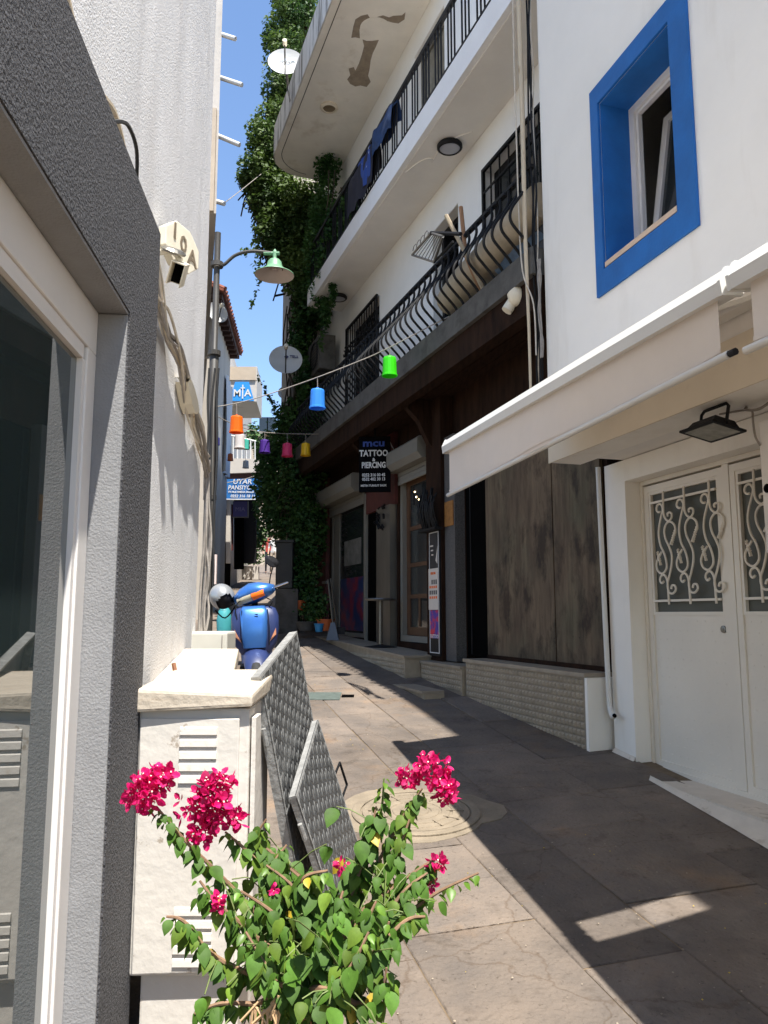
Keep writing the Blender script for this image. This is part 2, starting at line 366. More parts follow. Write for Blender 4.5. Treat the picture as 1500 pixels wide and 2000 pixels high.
def lettering(body, size, o, ex, ey, m, parent, bold=0., align='CENTER', sx=1., name='lettering', shear=0.):
    cu = bpy.data.curves.new('t', 'FONT'); cu.body = body; cu.size = size; cu.align_x = align; cu.align_y = 'CENTER'
    cu.offset = bold; cu.extrude = .0015; cu.resolution_u = 2; cu.shear = shear
    t = bpy.data.objects.new('t', cu); COL.objects.link(t)
    dg = bpy.context.evaluated_depsgraph_get(); dg.update()
    me = bpy.data.meshes.new_from_object(t.evaluated_get(dg)); bpy.data.objects.remove(t); bpy.data.curves.remove(cu)
    ex = Vector(ex).normalized(); ey = Vector(ey).normalized(); ez = ex.cross(ey)
    M = Matrix.Translation(Vector(o) - ORG[parent]) @ Matrix((ex, ey, ez)).transposed().to_4x4() @ Matrix.Diagonal((sx, 1, 1, 1))
    me.transform(M); me.name = name; me.materials.clear(); me.materials.append(m)
    ob = bpy.data.objects.new(name, me); COL.objects.link(ob); ob.parent = parent; ORG[ob] = ORG[parent]; return ob
def spline(pts, n=8):
    pts = [Vector(p) for p in pts]; out = []
    for i in range(len(pts) - 1):
        p0 = pts[max(i - 1, 0)]; p1 = pts[i]; p2 = pts[i + 1]; p3 = pts[min(i + 2, len(pts) - 1)]
        for j in range(n):
            t = j / n
            out.append(.5 * ((2 * p1) + (p2 - p0) * t + (2 * p0 - 5 * p1 + 4 * p2 - p3) * t * t + (3 * p1 - p0 - 3 * p2 + p3) * t ** 3))
    return out + [pts[-1]]
UP = Vector((0, 0, 1))

# ================================================================== the setting
mb = MB(); N = 70                                # one sheet to the horizon: the climbing street, level beyond it
ys = [-40, -10, 0, 4, 8, 13.2, 20, 30, 46, 80, 160, 400]
xs = [-200, -60, -20, -8, 0, 8, 20, 60, 200]
mb.grid(lambda i, j: (xs[round(i * (len(xs) - 1))], ys[round(j * (len(ys) - 1))], gz(0, ys[round(j * (len(ys) - 1))]) - .008), len(xs) - 1, len(ys) - 1)
ground = mb.build('ground', m_mortar); ground['kind'] = 'structure'
mb = MB()
upper = [(-8, 13.6), (3, 11.2), (3, 45), (-30, 45), (-30, 13.6)]
mb.add([(x, y, gz(x, y) - .001) for x, y in upper], [(0, 1, 2, 3, 4)])
o = mb.build('upper_street', m_pave); o['kind'] = 'structure'
def slab_piece(u0, u1, p0, p1, parent, g=.0035, ch=.005):
    t = [random.uniform(-.0035, .0025) for _ in range(4)]
    j = lambda: random.uniform(-.0045, .0025)
    cs = [(u0 + g + j(), p0 + g + j()), (u0 + g + j(), p1 - g + j()), (u1 - g + j(), p1 - g + j()), (u1 - g + j(), p0 + g + j())]
    cu = (u0 + u1) / 2; cpm = (p0 + p1) / 2; vs = []
    for (u, p), dz in zip(cs, t):
        P = fp('W', u, p, 0); vs.append((P.x, P.y, gz(P.x, P.y) - .03))
    for (u, p), dz in zip(cs, t):
        P = fp('W', u, p, 0); vs.append((P.x, P.y, gz(P.x, P.y) - .004 + dz))
    for (u, p), dz in zip(cs, t):
        u += ch if u < cu else -ch; p += ch if p < cpm else -ch
        P = fp('W', u, p, 0); vs.append((P.x, P.y, gz(P.x, P.y) + dz))
    m = MB().add(vs, [(0, 1, 5, 4), (1, 2, 6, 5), (2, 3, 7, 6), (3, 0, 4, 7), (4, 5, 9, 8), (5, 6, 10, 9), (6, 7, 11, 10), (7, 4, 8, 11), (8, 9, 10, 11)])
    return m.build('paving_slab', m_pave, parent)
rows = [-.75, -.16, .40, .94, 1.50, 1.93, 2.60, 3.2]
PATCH = (4.27, 1.41, .45)                        # manhole surround: u, p, radius in the W frame
rng = random.Random(3)
for a, b in zip(rows, rows[1:]):
    u = 1.1 + rng.random() * .6
    while u < 13.2:
        L = rng.choice([.42, .55, .7, .85, 1.0, 1.15]) + rng.uniform(-.05, .05); slab_piece(u, u + L, a, b, ground); u += L
# manhole cover in a rough concrete patch
P0 = ground_pt = fp('W', 4.27, 1.41, 0); P0.z = gz(P0.x, P0.y)
tilt = Matrix.Rotation(math.atan(.1), 4, 'X')
mh = thing('manhole_cover', 'round cream concrete manhole cover set in the sunlit paving', 'manhole cover', P0)
mb = MB(); ring = []
for i in range(26):
    t = 2 * math.pi * i / 26; r_ = .40 + .04 * math.sin(t * 3 + 1) + rng.uniform(-.03, .03); ring.append(P0 + tilt @ Vector((r_ * 1.12 * math.cos(t), r_ * math.sin(t), .0035)))
mb.add(ring + [p + Vector((0, 0, -.03)) for p in ring], [tuple(range(26))] + [(i, (i + 1) % 26, 26 + (i + 1) % 26, 26 + i) for i in range(26)])
mb.build('concrete_surround', m_concp, mh)
MB().lathe([(.30, -.01), (.36, -.01), (.36, .012), (.352, .016), (.318, .016), (.31, .012), (.31, .004)], P0, 44, tilt).build('rim', m_concp, mh)
mb = MB(); prof = [(0, .012)]
for r_ in (.08, .14, .20, .26): prof += [(r_ - .012, .012), (r_ - .008, .007), (r_ + .004, .007), (r_ + .008, .012)]
prof += [(.30, .012), (.305, .0)]
mb.lathe(prof, P0, 40, tilt).build('cover_plate', m_concp, mh)
mb = MB()
for i in range(12):
    t = 2 * math.pi * i / 12; c = P0 + tilt @ Vector((.22 * math.cos(t), .22 * math.sin(t), .013)); mb.box(c, (.10, .008, .005), tilt @ Matrix.Rotation(t, 4, 'Z'))
mb.build('raised_ribs', m_concp, mh)
# drain beyond it
P0 = Vector((-.55, 7.62, gz(0, 7.62)))
dr = thing('drain_cover', 'small greenish steel drain plate with a dark slot in the paving', 'drain cover', P0)
MB().box(P0 + Vector((-.10, 0, .004)), (.46, .34, .006), tilt).build('plate', mat('green_grey_steel', (.13, .16, .145), .5, .2, 20, metal=.3), dr)
MB().box(P0 + Vector((.20, 0, .006)), (.12, .10, .006), tilt).build('slot', m_dark, dr)
lt = MB(); r_ = random.Random(77)
for i in range(420):
    x, y = r_.uniform(-.6, 1.9), 2.4 + 7 * r_.random() ** 1.6
    P_ = Vector((x - .2 * (y - 2.4), y, gz(0, y) + .004)); s_ = r_.uniform(.002, .006); a = r_.uniform(0, 6)
    d = [Vector((math.cos(a + k_ * 2.1) * s_ * r_.uniform(.6, 1.4), math.sin(a + k_ * 2.1) * s_, 0)) for k_ in range(3)]
    lt.m = 0 if r_.random() < .8 else 1
    lt.add([P_ + v for v in d] + [P_ + UP * s_ * .7], [(0, 1, 3), (1, 2, 3), (2, 0, 3)])
lt = lt.build('litter', [mat('pale_grit', (.30, .25, .19), .9, .5, 60), m_leafy], kind='stuff'); lt['label'] = 'grit and dry leaf flecks scattered over the paving'; lt['category'] = 'litter'
# dark wet streak on the near slabs is dirt in the stone
# ================================================================== white house on the right
ORW = fp('W', 4, 3.2, gzf('W', 4, 3.2))
wh = thing('white_house', 'white rendered house with a blue framed window above a white double door', 'house', ORW)
WIN = (3.445, 4.20, 3.79, 4.97)
DOOR = (3.02, 4.77, .48, 2.50)
wall('W', 2.72, 2.97, -3.5, 5.03, 2.66, 9.4, [WIN]).build('upper_wall', m_white, wh)  # unseen top raised above the roof to shorten the sun patch on the paving
mb = MB(); mb.fbox('W', -3.5, 5.03, 2.975, 6.5, 7.75, 8.0)
mb.fbox('W', 4.8, 5.03, 2.975, 6.5, 2.9, 7.748); mb.fbox('W', -3.5, -3.3, 2.975, 6.5, 0, 7.748); mb.fbox('W', -3.298, 4.798, 6.3, 6.5, 0, 7.748)
mb.build('rear_walls', m_white, wh)
wall('W', 3.17, 3.42, -3.298, 5.028, .05, 2.655, [DOOR, (-2.6, -.6, .05, 2.3)]).build('ground_floor_wall', m_white, wh)
MB().fbox('W', -3.298, 4.798, 2.972, 3.6, 2.662, 2.86).build('soffit', m_soff, wh)
MB().fbox('W', -3.5, 5.034, 2.708, 2.7195, 2.655, 2.93).build('fascia_band', m_beige, wh)
MB().fbox('W', -3.298, 4.798, 4.6, 4.62, .3, 7.7).build('room_shade_sheet', m_dark, wh)  # near-black sheet stands in for the darkness of the unlit rooms
# window: blue surround, deep blue reveal, white frame, tilted sash, sill rail
mb = MB()
mb.fbox('W', 3.285, 4.293, 2.700, 2.7185, 4.97, 5.105); mb.fbox('W', 3.285, 4.293, 2.700, 2.7185, 3.63, 3.79)
mb.fbox('W', 4.20, 4.293, 2.700, 2.7185, 3.79, 4.97); mb.fbox('W', 3.285, 3.445, 2.700, 2.7185, 3.79, 4.97)
sur = mb.build('window_surround', m_blue, wh)
mb = MB()
for a in ((3.447, 3.455, 3.792, 4.968), (4.19, 4.198, 3.792, 4.968)): mb.fbox('W', a[0], a[1], 2.7192, 2.969, a[2], a[3])
mb.fbox('W', 3.456, 4.189, 2.7192, 2.969, 4.958, 4.968); mb.fbox('W', 3.456, 4.189, 2.7192, 2.969, 3.792, 3.802)
mb.build('blue_reveal', m_blue, sur)
win = MB(); win = frame_bars('W', 3.455, 4.19, 3.80, 4.96, 2.935, 2.985, .052)
win = frame_bars('W', 3.51, 4.135, 3.855, 4.905, 2.952, 2.984, .022, win).build('window', m_pvc, wh)
tl = lambda p, z: p + (z - 3.86) * .16            # the sash leans into the room
def tbox(m, u0, u1, z0, z1, dp0, dp1):
    m.box8([fp('W', u0, tl(2.96, z0) + dp0, z0), fp('W', u0, tl(2.96, z0) + dp1, z0), fp('W', u1, tl(2.96, z0) + dp1, z0), fp('W', u1, tl(2.96, z0) + dp0, z0),
            fp('W', u0, tl(2.96, z1) + dp0, z1), fp('W', u0, tl(2.96, z1) + dp1, z1), fp('W', u1, tl(2.96, z1) + dp1, z1), fp('W', u1, tl(2.96, z1) + dp0, z1)])
mb = MB(); tbox(mb, 3.53, 4.115, 3.86, 3.92, .03, .075); tbox(mb, 3.53, 4.115, 4.83, 4.89, .03, .075); tbox(mb, 3.53, 3.59, 3.92, 4.83, .03, .075); tbox(mb, 4.055, 4.115, 3.92, 4.83, .03, .075)
mb.build('sash', m_pvc, win)
mb = MB(); tbox(mb, 3.59, 4.055, 3.92, 4.83, .05, .056); mb.build('pane', m_glass2, win)
MB().fbox('W', 3.455, 4.19, 2.705, 2.745, 3.80, 3.835).build('sill_rail', m_wood, wh)
# door: two leaves with scroll grilles
def door_leaf(u0, u1):
    z0, z1 = .525, 2.455
    d = frame_bars('W', u0, u1, z0, z1, 3.30, 3.345, .045).build('door', m_doorw, wh)
    mb = MB(); mb.fbox('W', u0 + .045, u1 - .045, 3.312, 3.338, z0 + .045, 1.545); mb.build('lower_panel', m_doorw, d)
    mb = MB()                                     # embossed dots in rows
    for i in range(9):
        for j in range(15):
            c = fp('W', u0 + .09 + i * (u1 - u0 - .18) / 8 + (.02 if j % 2 else 0), 3.3115, z0 + .1 + j * .063)
            mb.box(c, (.018, .004, .006), Matrix.Rotation(-ANG['W'], 4, 'Z') @ Matrix.Rotation(R(90), 4, 'Z'))
    mb.build('embossing', m_doorw, d, kind='stuff')
    frame_bars('W', u0 + .045, u1 - .045, 1.545, z1 - .045, 3.305, 3.34, .022).build('glazing_frame', m_doorw, d)
    MB().fbox('W', u0 + .067, u1 - .067, 3.328, 3.333, 1.567, z1 - .067).build('pane', m_frost, d)
    for zz in (1.635, z1 - .135): MB().fbox('W', u0 + .067, u1 - .067, 3.290, 3.303, zz, zz + .015).build('grille_rail', m_doorw, d)
    return d
S1 = [[(330, 665), (308, 668), (290, 640), (300, 595), (330, 580), (352, 610), (355, 650), (340, 720), (320, 820), (315, 920), (335, 1030), (375, 1120), (400, 1220), (395, 1290), (355, 1335), (310, 1310), (290, 1250), (300, 1190), (325, 1140), (345, 1100)],
      [(358, 440), (362, 560), (368, 680), (385, 735), (420, 765), (450, 735), (455, 690), (435, 670), (410, 685), (415, 715)],
      [(440, 1020), (470, 940), (495, 880), (485, 810), (450, 775), (415, 775), (385, 820), (375, 880), (390, 960), (430, 1050), (455, 1130), (455, 1230), (435, 1340), (415, 1420), (412, 1480), (430, 1540), (470, 1550), (500, 1510), (490, 1465), (460, 1465), (450, 1500)],
      [(428, 1670), (415, 1480), (405, 1400), (375, 1350), (340, 1365), (330, 1410), (350, 1440), (370, 1420)]]
def scroll_pt(x, y): return onp('W', 3.285, 1230 + .18 * x, 880 + .18 * y)
def scrolls(leaf, shift):
    mb = MB(); pr = random.Random(5)
    for pts in S1:
        q = []
        for x, y in pts:
            u, z = scroll_pt(x, y); q.append(fp('W', u + shift, 3.285, z))
        mb.tube(spline(q, 5), .0075, 6)
    for (x, y, a) in ((470, 945, -.5), (318, 1170, .35)):     # cast leaves on the tips
        u, z = scroll_pt(x, y)
        for k_ in range(-3, 4):
            mb.box(fp('W', u + shift + a * k_ * .013, 3.285, z + k_ * .014), (.012, .022 - abs(k_) * .004, .016), Matrix.Rotation(pr.uniform(0, 3), 4, 'Y'))
    return mb.build('scroll', m_doorw, leaf, smooth=True)
leaf1 = door_leaf(3.925, 4.735); leaf2 = door_leaf(3.055, 3.865)
u1_, _ = scroll_pt(355, 600); u2_, _ = scroll_pt(580, 560); u3_, _ = scroll_pt(850, 490); u4_, _ = scroll_pt(1335, 370)
for s_ in (0, u2_ - u1_, u3_ - u1_): scrolls(leaf1, s_)
for s_ in (u4_ - u1_, u4_ - u1_ - .24, u4_ - u1_ - .46): scrolls(leaf2, s_)
MB().lathe([(0, 0), (.022, 0), (.022, .008), (.009, .010), (.009, .014), (0, .014)], fp('W', 4.0, 3.31, 1.46), 14, Matrix.Rotation(R(16), 4, 'Z') @ Matrix.Rotation(R(-90), 4, 'Y')).build('lock', m_steel, leaf1)
mb = frame_bars('W', 3.022, 4.768, .50, 2.498, 3.29, 3.36, .03); mb.fbox('W', 3.868, 3.922, 3.296, 3.35, .531, 2.467); mb.build('door_frame', m_doorw, wh)
MB().fbox('W', 2.4, 4.40, 3.02, 3.168, .05, .505).fbox('W', 2.4, 4.40, 3.169, 3.29, .05, .50).build('door_sill', m_fillet, wh)
def fillet(pts, pf):                             # sloping mortar along the foot of the wall
    mb = MB(); q = []
    for u, wd in pts:
        g_ = gzf('W', u, pf); q.append([fp('W', u, pf - wd, gzf('W', u, pf - wd) + .003), fp('W', u, pf - wd * .45, g_ + .012 + wd * .22), fp('W', u, pf, max(g_ + .03, min(.49, g_ + .12))), fp('W', u, pf, g_ - .2)])
    for a, b in zip(q, q[1:]): mb.add(a + b, [(i, i + 1, 5 + i, 4 + i) for i in range(3)])
    return mb.build('mortar_fillet', m_fillet, wh)
fillet(((2.3, .15), (2.8, .13), (3.2, .11), (3.6, .07), (4.0, .04), (4.4, .01)), 3.0195); fillet(((4.775, .02), (5.03, .025)), 3.1695)
# awnings
def AW(u, p, z):                                 # the rails hang a little lower and farther out towards the near end
    k_ = (2.72 - p) / (2.72 - 1.86); return fp('W', u, p + (u - 4.885) * .0497 * k_, z + (u - 4.885) * .0309 * k_)
def awning(u0, u1, label, zb=(2.462, 2.358)):
    zr = 2.70; a = thing('awning', label, 'awning', fp('W', (u0 + u1) / 2, 2.72, 3.3), 'drop awnings over the white house door')
    prof = [(1.83, 2.655), (1.825, 2.70), (1.845, 2.742), (1.885, 2.745), (1.905, 2.70), (1.89, 2.655)]
    mb = MB().prism([AW(u0, p, z) for p, z in prof], AW(u1, 1.865, 2.7) - AW(u0, 1.865, 2.7)); mb.build('front_rail', m_alu, a)
    for u in (u0 - .014, u1 + .001):
        ec = MB().prism([AW(u, 1.865 + (p - 1.865) * 1.15, 2.70 + (z - 2.70) * 1.12) for p, z in prof], D_('W') * .013).build('end_cap', m_alu, a)
        if u < u0:
            for dz in (-.025, .028): MB().lathe([(0, 0), (.007, 0), (.007, .004), (0, .005)], AW(u0 - .0142, 1.866, 2.70 + dz), 8, Matrix.Rotation(R(16), 4, 'Z') @ Matrix.Rotation(R(90), 4, 'X')).build('screw', m_steel, ec)
    n_ = 24
    MB().grid(lambda i, j: AW(u0 + .05 + (u1 - u0 - .10) * i, 1.853 + .012 * math.sin(i * 9) * j + .006 * math.sin(i * 23) * j, 2.66 + (zb[0] + (zb[1] - zb[0]) * i - 2.66) * j), n_, 4).build('valance', m_awn, a, smooth=True)
    MB().grid(lambda i, j: AW(u0 + .05 + (u1 - u0 - .10) * i, 1.850 + .012 * math.sin(i * 9) + .006 * math.sin(i * 23), zb[0] + (zb[1] - zb[0]) * i + .018 + .014 * j), n_, 1).build('hem', m_awn, a, smooth=True)
    MB().tube([AW(u0 + .01, 1.853, zb[0]), AW(u1 - .01, 1.853, zb[1])], .014, 8).build('bottom_bar', m_alu, a, smooth=True)
    mb = MB(); mb.tube([AW(u0 - .02, 1.853, zb[0]), AW(u0 + .008, 1.853, zb[0])], .012, 8); mb.build('bar_plug', m_blackm, a)
    MB().grid(lambda i, j: AW(u0 + .05 + (u1 - u0 - .10) * i, 1.90 + .76 * j, 2.735 + .36 * j - .03 * math.sin(j * math.pi)), 6, 6).build('canopy_cloth', m_awn, a, smooth=True)
    MB().fbox('W', u0, u1, 2.62, 2.706, 3.02, 3.15).build('cassette', m_alu, a, bevel=.015)
    for u in (u0 + .35, u1 - .35):
        MB().tube([AW(u, 2.66, 3.03), AW(u + .12, 2.25, 2.84), AW(u, 1.90, 2.70)], .018, 6).build('arm', m_alu, a)
    return a
awning(1.955, 4.885, 'long cream drop awning with white rail reaching past the house corner')
awning(-1.2, 1.90, 'cream awning end cut off at the right edge of the photo', (2.45, 2.45))
# floodlight under the soffit
fl = thing('floodlight', 'black square floodlight hanging under the soffit above the white door', 'floodlight', fp('W', 3.37, 2.79, 2.66))
c = fp('W', 3.37, 2.79, 2.535); Mz = Matrix.Rotation(R(16), 4, 'Z') @ Matrix.Rotation(R(12), 4, 'Y')
mb = MB(); b = [c + Mz @ Vector(v) for v in ((-.09, -.12, -.02), (.09, -.12, -.02), (.09, .12, -.02), (-.09, .12, -.02), (-.06, -.09, .035), (.06, -.09, .035), (.06, .09, .035), (-.06, .09, .035))]
mb.box8(b); mb.build('housing', m_black, fl)
mb = MB()
for s_ in (-1, 1): mb.box(c + Mz @ Vector((0, s_ * .125, -.018)), (.21, .02, .012), Mz); mb.box(c + Mz @ Vector((s_ * .095, 0, -.018)), (.02, .23, .012), Mz)
mb.build('rim', m_black, fl)
MB().box(c + Mz @ Vector((0, 0, -.0225)), (.17, .23, .004), Mz).build('glass', mat('floodlight_glass', (.30, .30, .27), .15, .2, 20), fl)
q = [c + Mz @ Vector(v) for v in ((0, -.105, .0), (0, -.105, .10), (0, -.085, .118), (0, .085, .118), (0, .105, .10), (0, .105, .0))]
MB().tube(q, .009, 6).build('bracket', m_black, fl)
# meter box and its wires at the right edge
mt = thing('meter_box', 'cream meter box with a black keyhole at the right edge beside the door', 'box', fp('W', 3.1, 2.95, 1.86))
MB().fbox('W', 2.62, 3.235, 2.96, 3.015, 1.86, 2.545).build('case', m_soff, mt, bevel=.01)
MB().lathe([(0, -.004), (.022, -.004), (.024, .002), (0, .002)], fp('W', 3.195, 2.957, 2.19), 12, Matrix.Rotation(R(16), 4, 'Z') @ Matrix.Rotation(R(-90), 4, 'Y')).build('keyhole', m_dark, mt)
MB().fbox('W', 2.62, 3.2, 3.017, 3.168, 1.9, 2.5).build('backing', m_soff, mt)
wr = thing('loose_wires', 'loose grey wires looping from the soffit to the meter box', 'wires', fp('W', 3.28, 2.98, 2.66))
MB().tube(spline([fp('W', 3.50, 2.95, 2.655), fp('W', 3.36, 2.99, 2.645), fp('W', 3.28, 2.97, 2.62), fp('W', 3.255, 2.95, 2.55), fp('W', 3.245, 2.95, 2.47), fp('W', 3.22, 2.953, 2.42)], 6), .006, 5).build('wire', m_cable, wr)
MB().tube(spline([fp('W', 3.34, 2.99, 2.655), fp('W', 3.30, 2.95, 2.63), fp('W', 3.20, 2.95, 2.61), fp('W', 3.1, 2.98, 2.655)], 6), .008, 5).build('wire', m_cable, wr)
# thin drain pipe down the corner, and the pipe and cables up the corner of the house
dp = thing('drain_pipe', 'thin white drain pipe with an elbow at the foot beside the tiled wall', 'pipe', fp('W', 4.98, 3.13, .86))
MB().tube(spline([fp('W', 5.065, 3.14, 2.655), fp('W', 5.045, 3.135, 1.9), fp('W', 5.01, 3.125, 1.0), fp('W', 4.985, 3.12, .87), fp('W', 4.955, 3.115, .83), fp('W', 4.925, 3.11, .84)], 6), .019, 8).build('pipe', m_alu, dp, smooth=True)
MB().tube([fp('W', 4.927, 3.11, .84), fp('W', 4.915, 3.108, .838)], .015, 8).build('opening', m_dark, dp)
cpipe = thing('conduit', 'rusty cream pipe running up the corner of the white house', 'pipe', fp('W', 5.1, 2.62, 3.1))
MB().tube([fp('W', 5.135, 2.63, 3.05), fp('W', 5.145, 2.635, 3.7), fp('W', 5.15, 2.625, 4.5), fp('W', 5.165, 2.635, 5.5), fp('W', 5.175, 2.625, 7.9)], [.010, .012, .017, .020, .020], 8).build('pipe', m_pipe, cpipe, smooth=True)
cb = thing('cables', 'tangled thin white and black cables beside the corner pipe', 'cables', fp('W', 5.08, 2.64, 3.1))
for i, (off, m_) in enumerate([((.0, .02), m_black), ((.035, .02), m_black), ((.05, .05), m_black), ((.02, .045), m_cablew)]):
    pr = random.Random(20 + i)
    q = [fp('W', 5.085 + off[0] + pr.uniform(-.02, .02), 2.665 + off[1] + pr.uniform(-.02, .012), 3.05 + t * .35) for t in range(14)]
    MB().tube(spline(q, 4), .005 if m_ is m_cablew else .008, 5).build('cable', m_, cb)
q = [fp('W', 5.2, 2.60, 7.9), fp('W', 5.2, 2.59, 6.0), fp('W', 5.19, 2.59, 5.3), fp('W', 5.2, 2.6, 4.7), fp('W', 5.17, 2.605, 4.2), fp('W', 5.09, 2.65, 3.9), fp('W', 5.09, 2.66, 3.5)]
MB().tube(spline(q, 6), .006, 5).build('cable', m_cablew, cb)
for i in range(5):
    pr = random.Random(40 + i)
    q = [fp('W', 5.05 + pr.uniform(-.015, .015), 2.685 + pr.uniform(-.012, .01), 4.25 - t * .13) for t in range(7)]
    MB().tube(spline(q, 4), .006, 4).build('cable', m_cable, cb)

# ================================================================== dark shop house with balconies
dh = thing('balcony_house', 'shop house with black balcony railings, white soffits and dark timber ground floor', 'house', fp('D', 8.5, 3.6, gzf('D', 8.5, 3.6)))
UE = 13.2
holes_up = [(5.3, 6.8, 5.0, 6.22), (7.42, 8.16, 4.38, 6.2), (10.08, 11.6, 4.38, 6.18), (7.74, 8.72, 6.98, 8.95)]
wall('D', 3.6, 3.85, 4.9, UE, 4.38, 12.5, holes_up).build('upper_wall', m_dwall, dh)
mb = MB(); mb.fbox('D', 4.9, UE, 6.6, 6.8, 0, 12.5); mb.fbox('D', 4.9, 5.1, 3.86, 6.59, 0, 12.5); mb.fbox('D', UE - .2, UE, 3.86, 6.59, 0, 12.5); mb.fbox('D', 5.11, UE - .21, 3.86, 6.59, 12.2, 12.45)
mb.build('rear_walls', m_dwall, dh)
MB().fbox('D', 5.11, UE - .21, 3.95, 3.97, .5, 12).build('room_shade_sheet', m_dark, dh)
# first-floor window and doors behind the railing
def gray_reveal(h):
    mb = MB(); u0, u1, z0, z1 = h
    mb.fbox('D', u0 + .002, u0 + .012, 3.602, 3.79, z0 + .002, z1 - .014); mb.fbox('D', u1 - .012, u1 - .002, 3.602, 3.79, z0 + .002, z1 - .014); mb.fbox('D', u0 + .002, u1 - .002, 3.602, 3.79, z1 - .012, z1 - .002)
    return mb
for h in holes_up[:3]:
    d = frame_bars('D', h[0] + .013, h[1] - .013, h[2] + .01, h[3] - .013, 3.72, 3.78, .07).build('window' if h[2] > 4.5 else 'balcony_door', m_black, dh)
    MB().fbox('D', h[0] + .083, h[1] - .083, 3.745, 3.752, h[2] + .08, h[3] - .083).build('pane', m_glass2 if h[0] != 7.42 else m_dark, d)
    gray_reveal(h).build('reveal', m_dwall, d)
h = holes_up[3]
d = frame_bars('D', h[0] + .013, h[1] - .013, h[2] + .01, h[3] - .013, 3.70, 3.76, .06).build('balcony_door', mat('bronze_frame', (.10, .09, .07), .5), dh)
MB().fbox('D', h[0] + .073, h[1] - .073, 3.725, 3.732, h[2] + .07, h[3] - .073).build('pane', mat('curtained_glass', (.18, .17, .14), .25, .3, 5), d)
gray_reveal(h).build('reveal', m_soff, d)
def grille(u0, u1, z0, z1, p, n, deco):
    g = frame_bars('D', u0, u1, z0, z1, p - .015, p + .015, .035).build('window_grille', m_black, dh)
    b0 = MB().box((0, 0, 0), (.014, .014, z1 - z0 - .07)).build('bar', m_black); me = b0.data; bpy.data.objects.remove(b0)
    for i in range(1, n): shared('bar', me, Matrix.Translation(fp('D', u0 + (u1 - u0) * i / n, p, (z0 + z1) / 2)) @ Matrix.Rotation(R(20), 4, 'Z'), g)
    mb = MB()
    for zz in ([z0 + .35, z1 - .3] if z1 - z0 < 1.4 else [z0 + .95, z1 - .36]): mb.fbox('D', u0 + .036, u1 - .036, p - .021, p - .009, zz, zz + .022)
    mb.build('cross_rail', m_black, g)
    if deco:
        mb = MB(); pr = random.Random(8)
        for i in range(16):
            c_ = fp('D', u0 + (u1 - u0) * i / 15, p - .03, z1 - .42 + .05 * math.sin(i * 1.9)); t0 = pr.uniform(0, 6)
            mb.tube([c_ + (D_('D') * math.cos(t0 + a * .7) + UP * math.sin(t0 + a * .7)) * (.07 - a * .006) for a in range(9)], .010, 4)
        mb.build('iron_scrolls', m_black, g)
    return g
grille(5.3, 6.8, 5.0, 6.22, 3.585, 8, False)
grille(10.08, 11.6, 4.40, 6.18, 3.56, 13, True)
# slabs, soffits, railings
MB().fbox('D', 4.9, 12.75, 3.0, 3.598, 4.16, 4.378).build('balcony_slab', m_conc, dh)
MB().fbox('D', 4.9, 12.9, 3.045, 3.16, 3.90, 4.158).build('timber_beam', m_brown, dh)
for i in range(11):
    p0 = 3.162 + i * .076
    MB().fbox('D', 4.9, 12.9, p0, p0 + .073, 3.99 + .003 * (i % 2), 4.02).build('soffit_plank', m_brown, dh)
MB().fbox('D', 4.9, 12.0, 3.0, 3.598, 6.66, 6.945).build('balcony_slab', m_slabw, dh)
MB().fbox('D', 4.9, 11.995, 3.06, 3.598, 6.648, 6.658).build('balcony_soffit', m_soff, dh)
def rail_profile(pot):
    if not pot: return [(3.03, 6.93), (3.03, 7.66)]
    return [(3.03, 4.385), (3.0, 4.43), (2.93, 4.50), (2.865, 4.57), (2.85, 4.63), (2.87, 4.70), (2.93, 4.79), (2.99, 4.88), (3.015, 4.96), (3.01, 5.015), (3.03, 5.035)]
def railing(pot, us, z_top, u0, u1):
    r_ = MB().fbox('D', u0, u1, 3.008, 3.052, z_top, z_top + (.028 if pot else .05)).build('railing', m_black, dh)
    if not pot: MB().fbox('D', u0, u1, 3.018, 3.042, 6.99, 7.012).build('lower_rail', m_black, r_)
    pf = rail_profile(pot); u_ = us[0]
    q = [fp('D', u_, p, z) for p, z in pf]; q = spline(q, 3) if pot else q
    b0 = MB().tube(q, .0125 if pot else .0105, 6).build('baluster', m_black, r_, smooth=pot)
    for u in us[1:]: shared('baluster', b0.data, Matrix.Translation(D_('D') * (u - u_)) @ Matrix.Translation(ORG[r_]), r_)
    return r_
low = railing(True, [4.96 + .148 * i for i in range(52)], 5.04, 4.9, 12.6)
MB().fbox('D', 4.9, 12.6, 3.02, 3.04, 4.381, 4.397).build('bottom_rail', m_black, low)
bo = MB().lathe([(0, -.02), (.016, -.012), (.018, 0), (.012, .014), (0, .02)], fp('D', 5.01, 3.0, 5.025), 6).build('rail_boss', m_black, low)
for i in range(1, 52): shared('rail_boss', bo.data, Matrix.Translation(D_('D') * .148 * i) @ Matrix.Translation(ORG[low]), low)
railing(False, [u for i in range(22) for u in (5.0 + .32 * i, 5.0 + .32 * i + .075, 5.0 + .32 * i + .15)], 7.62, 4.9, 12.0)
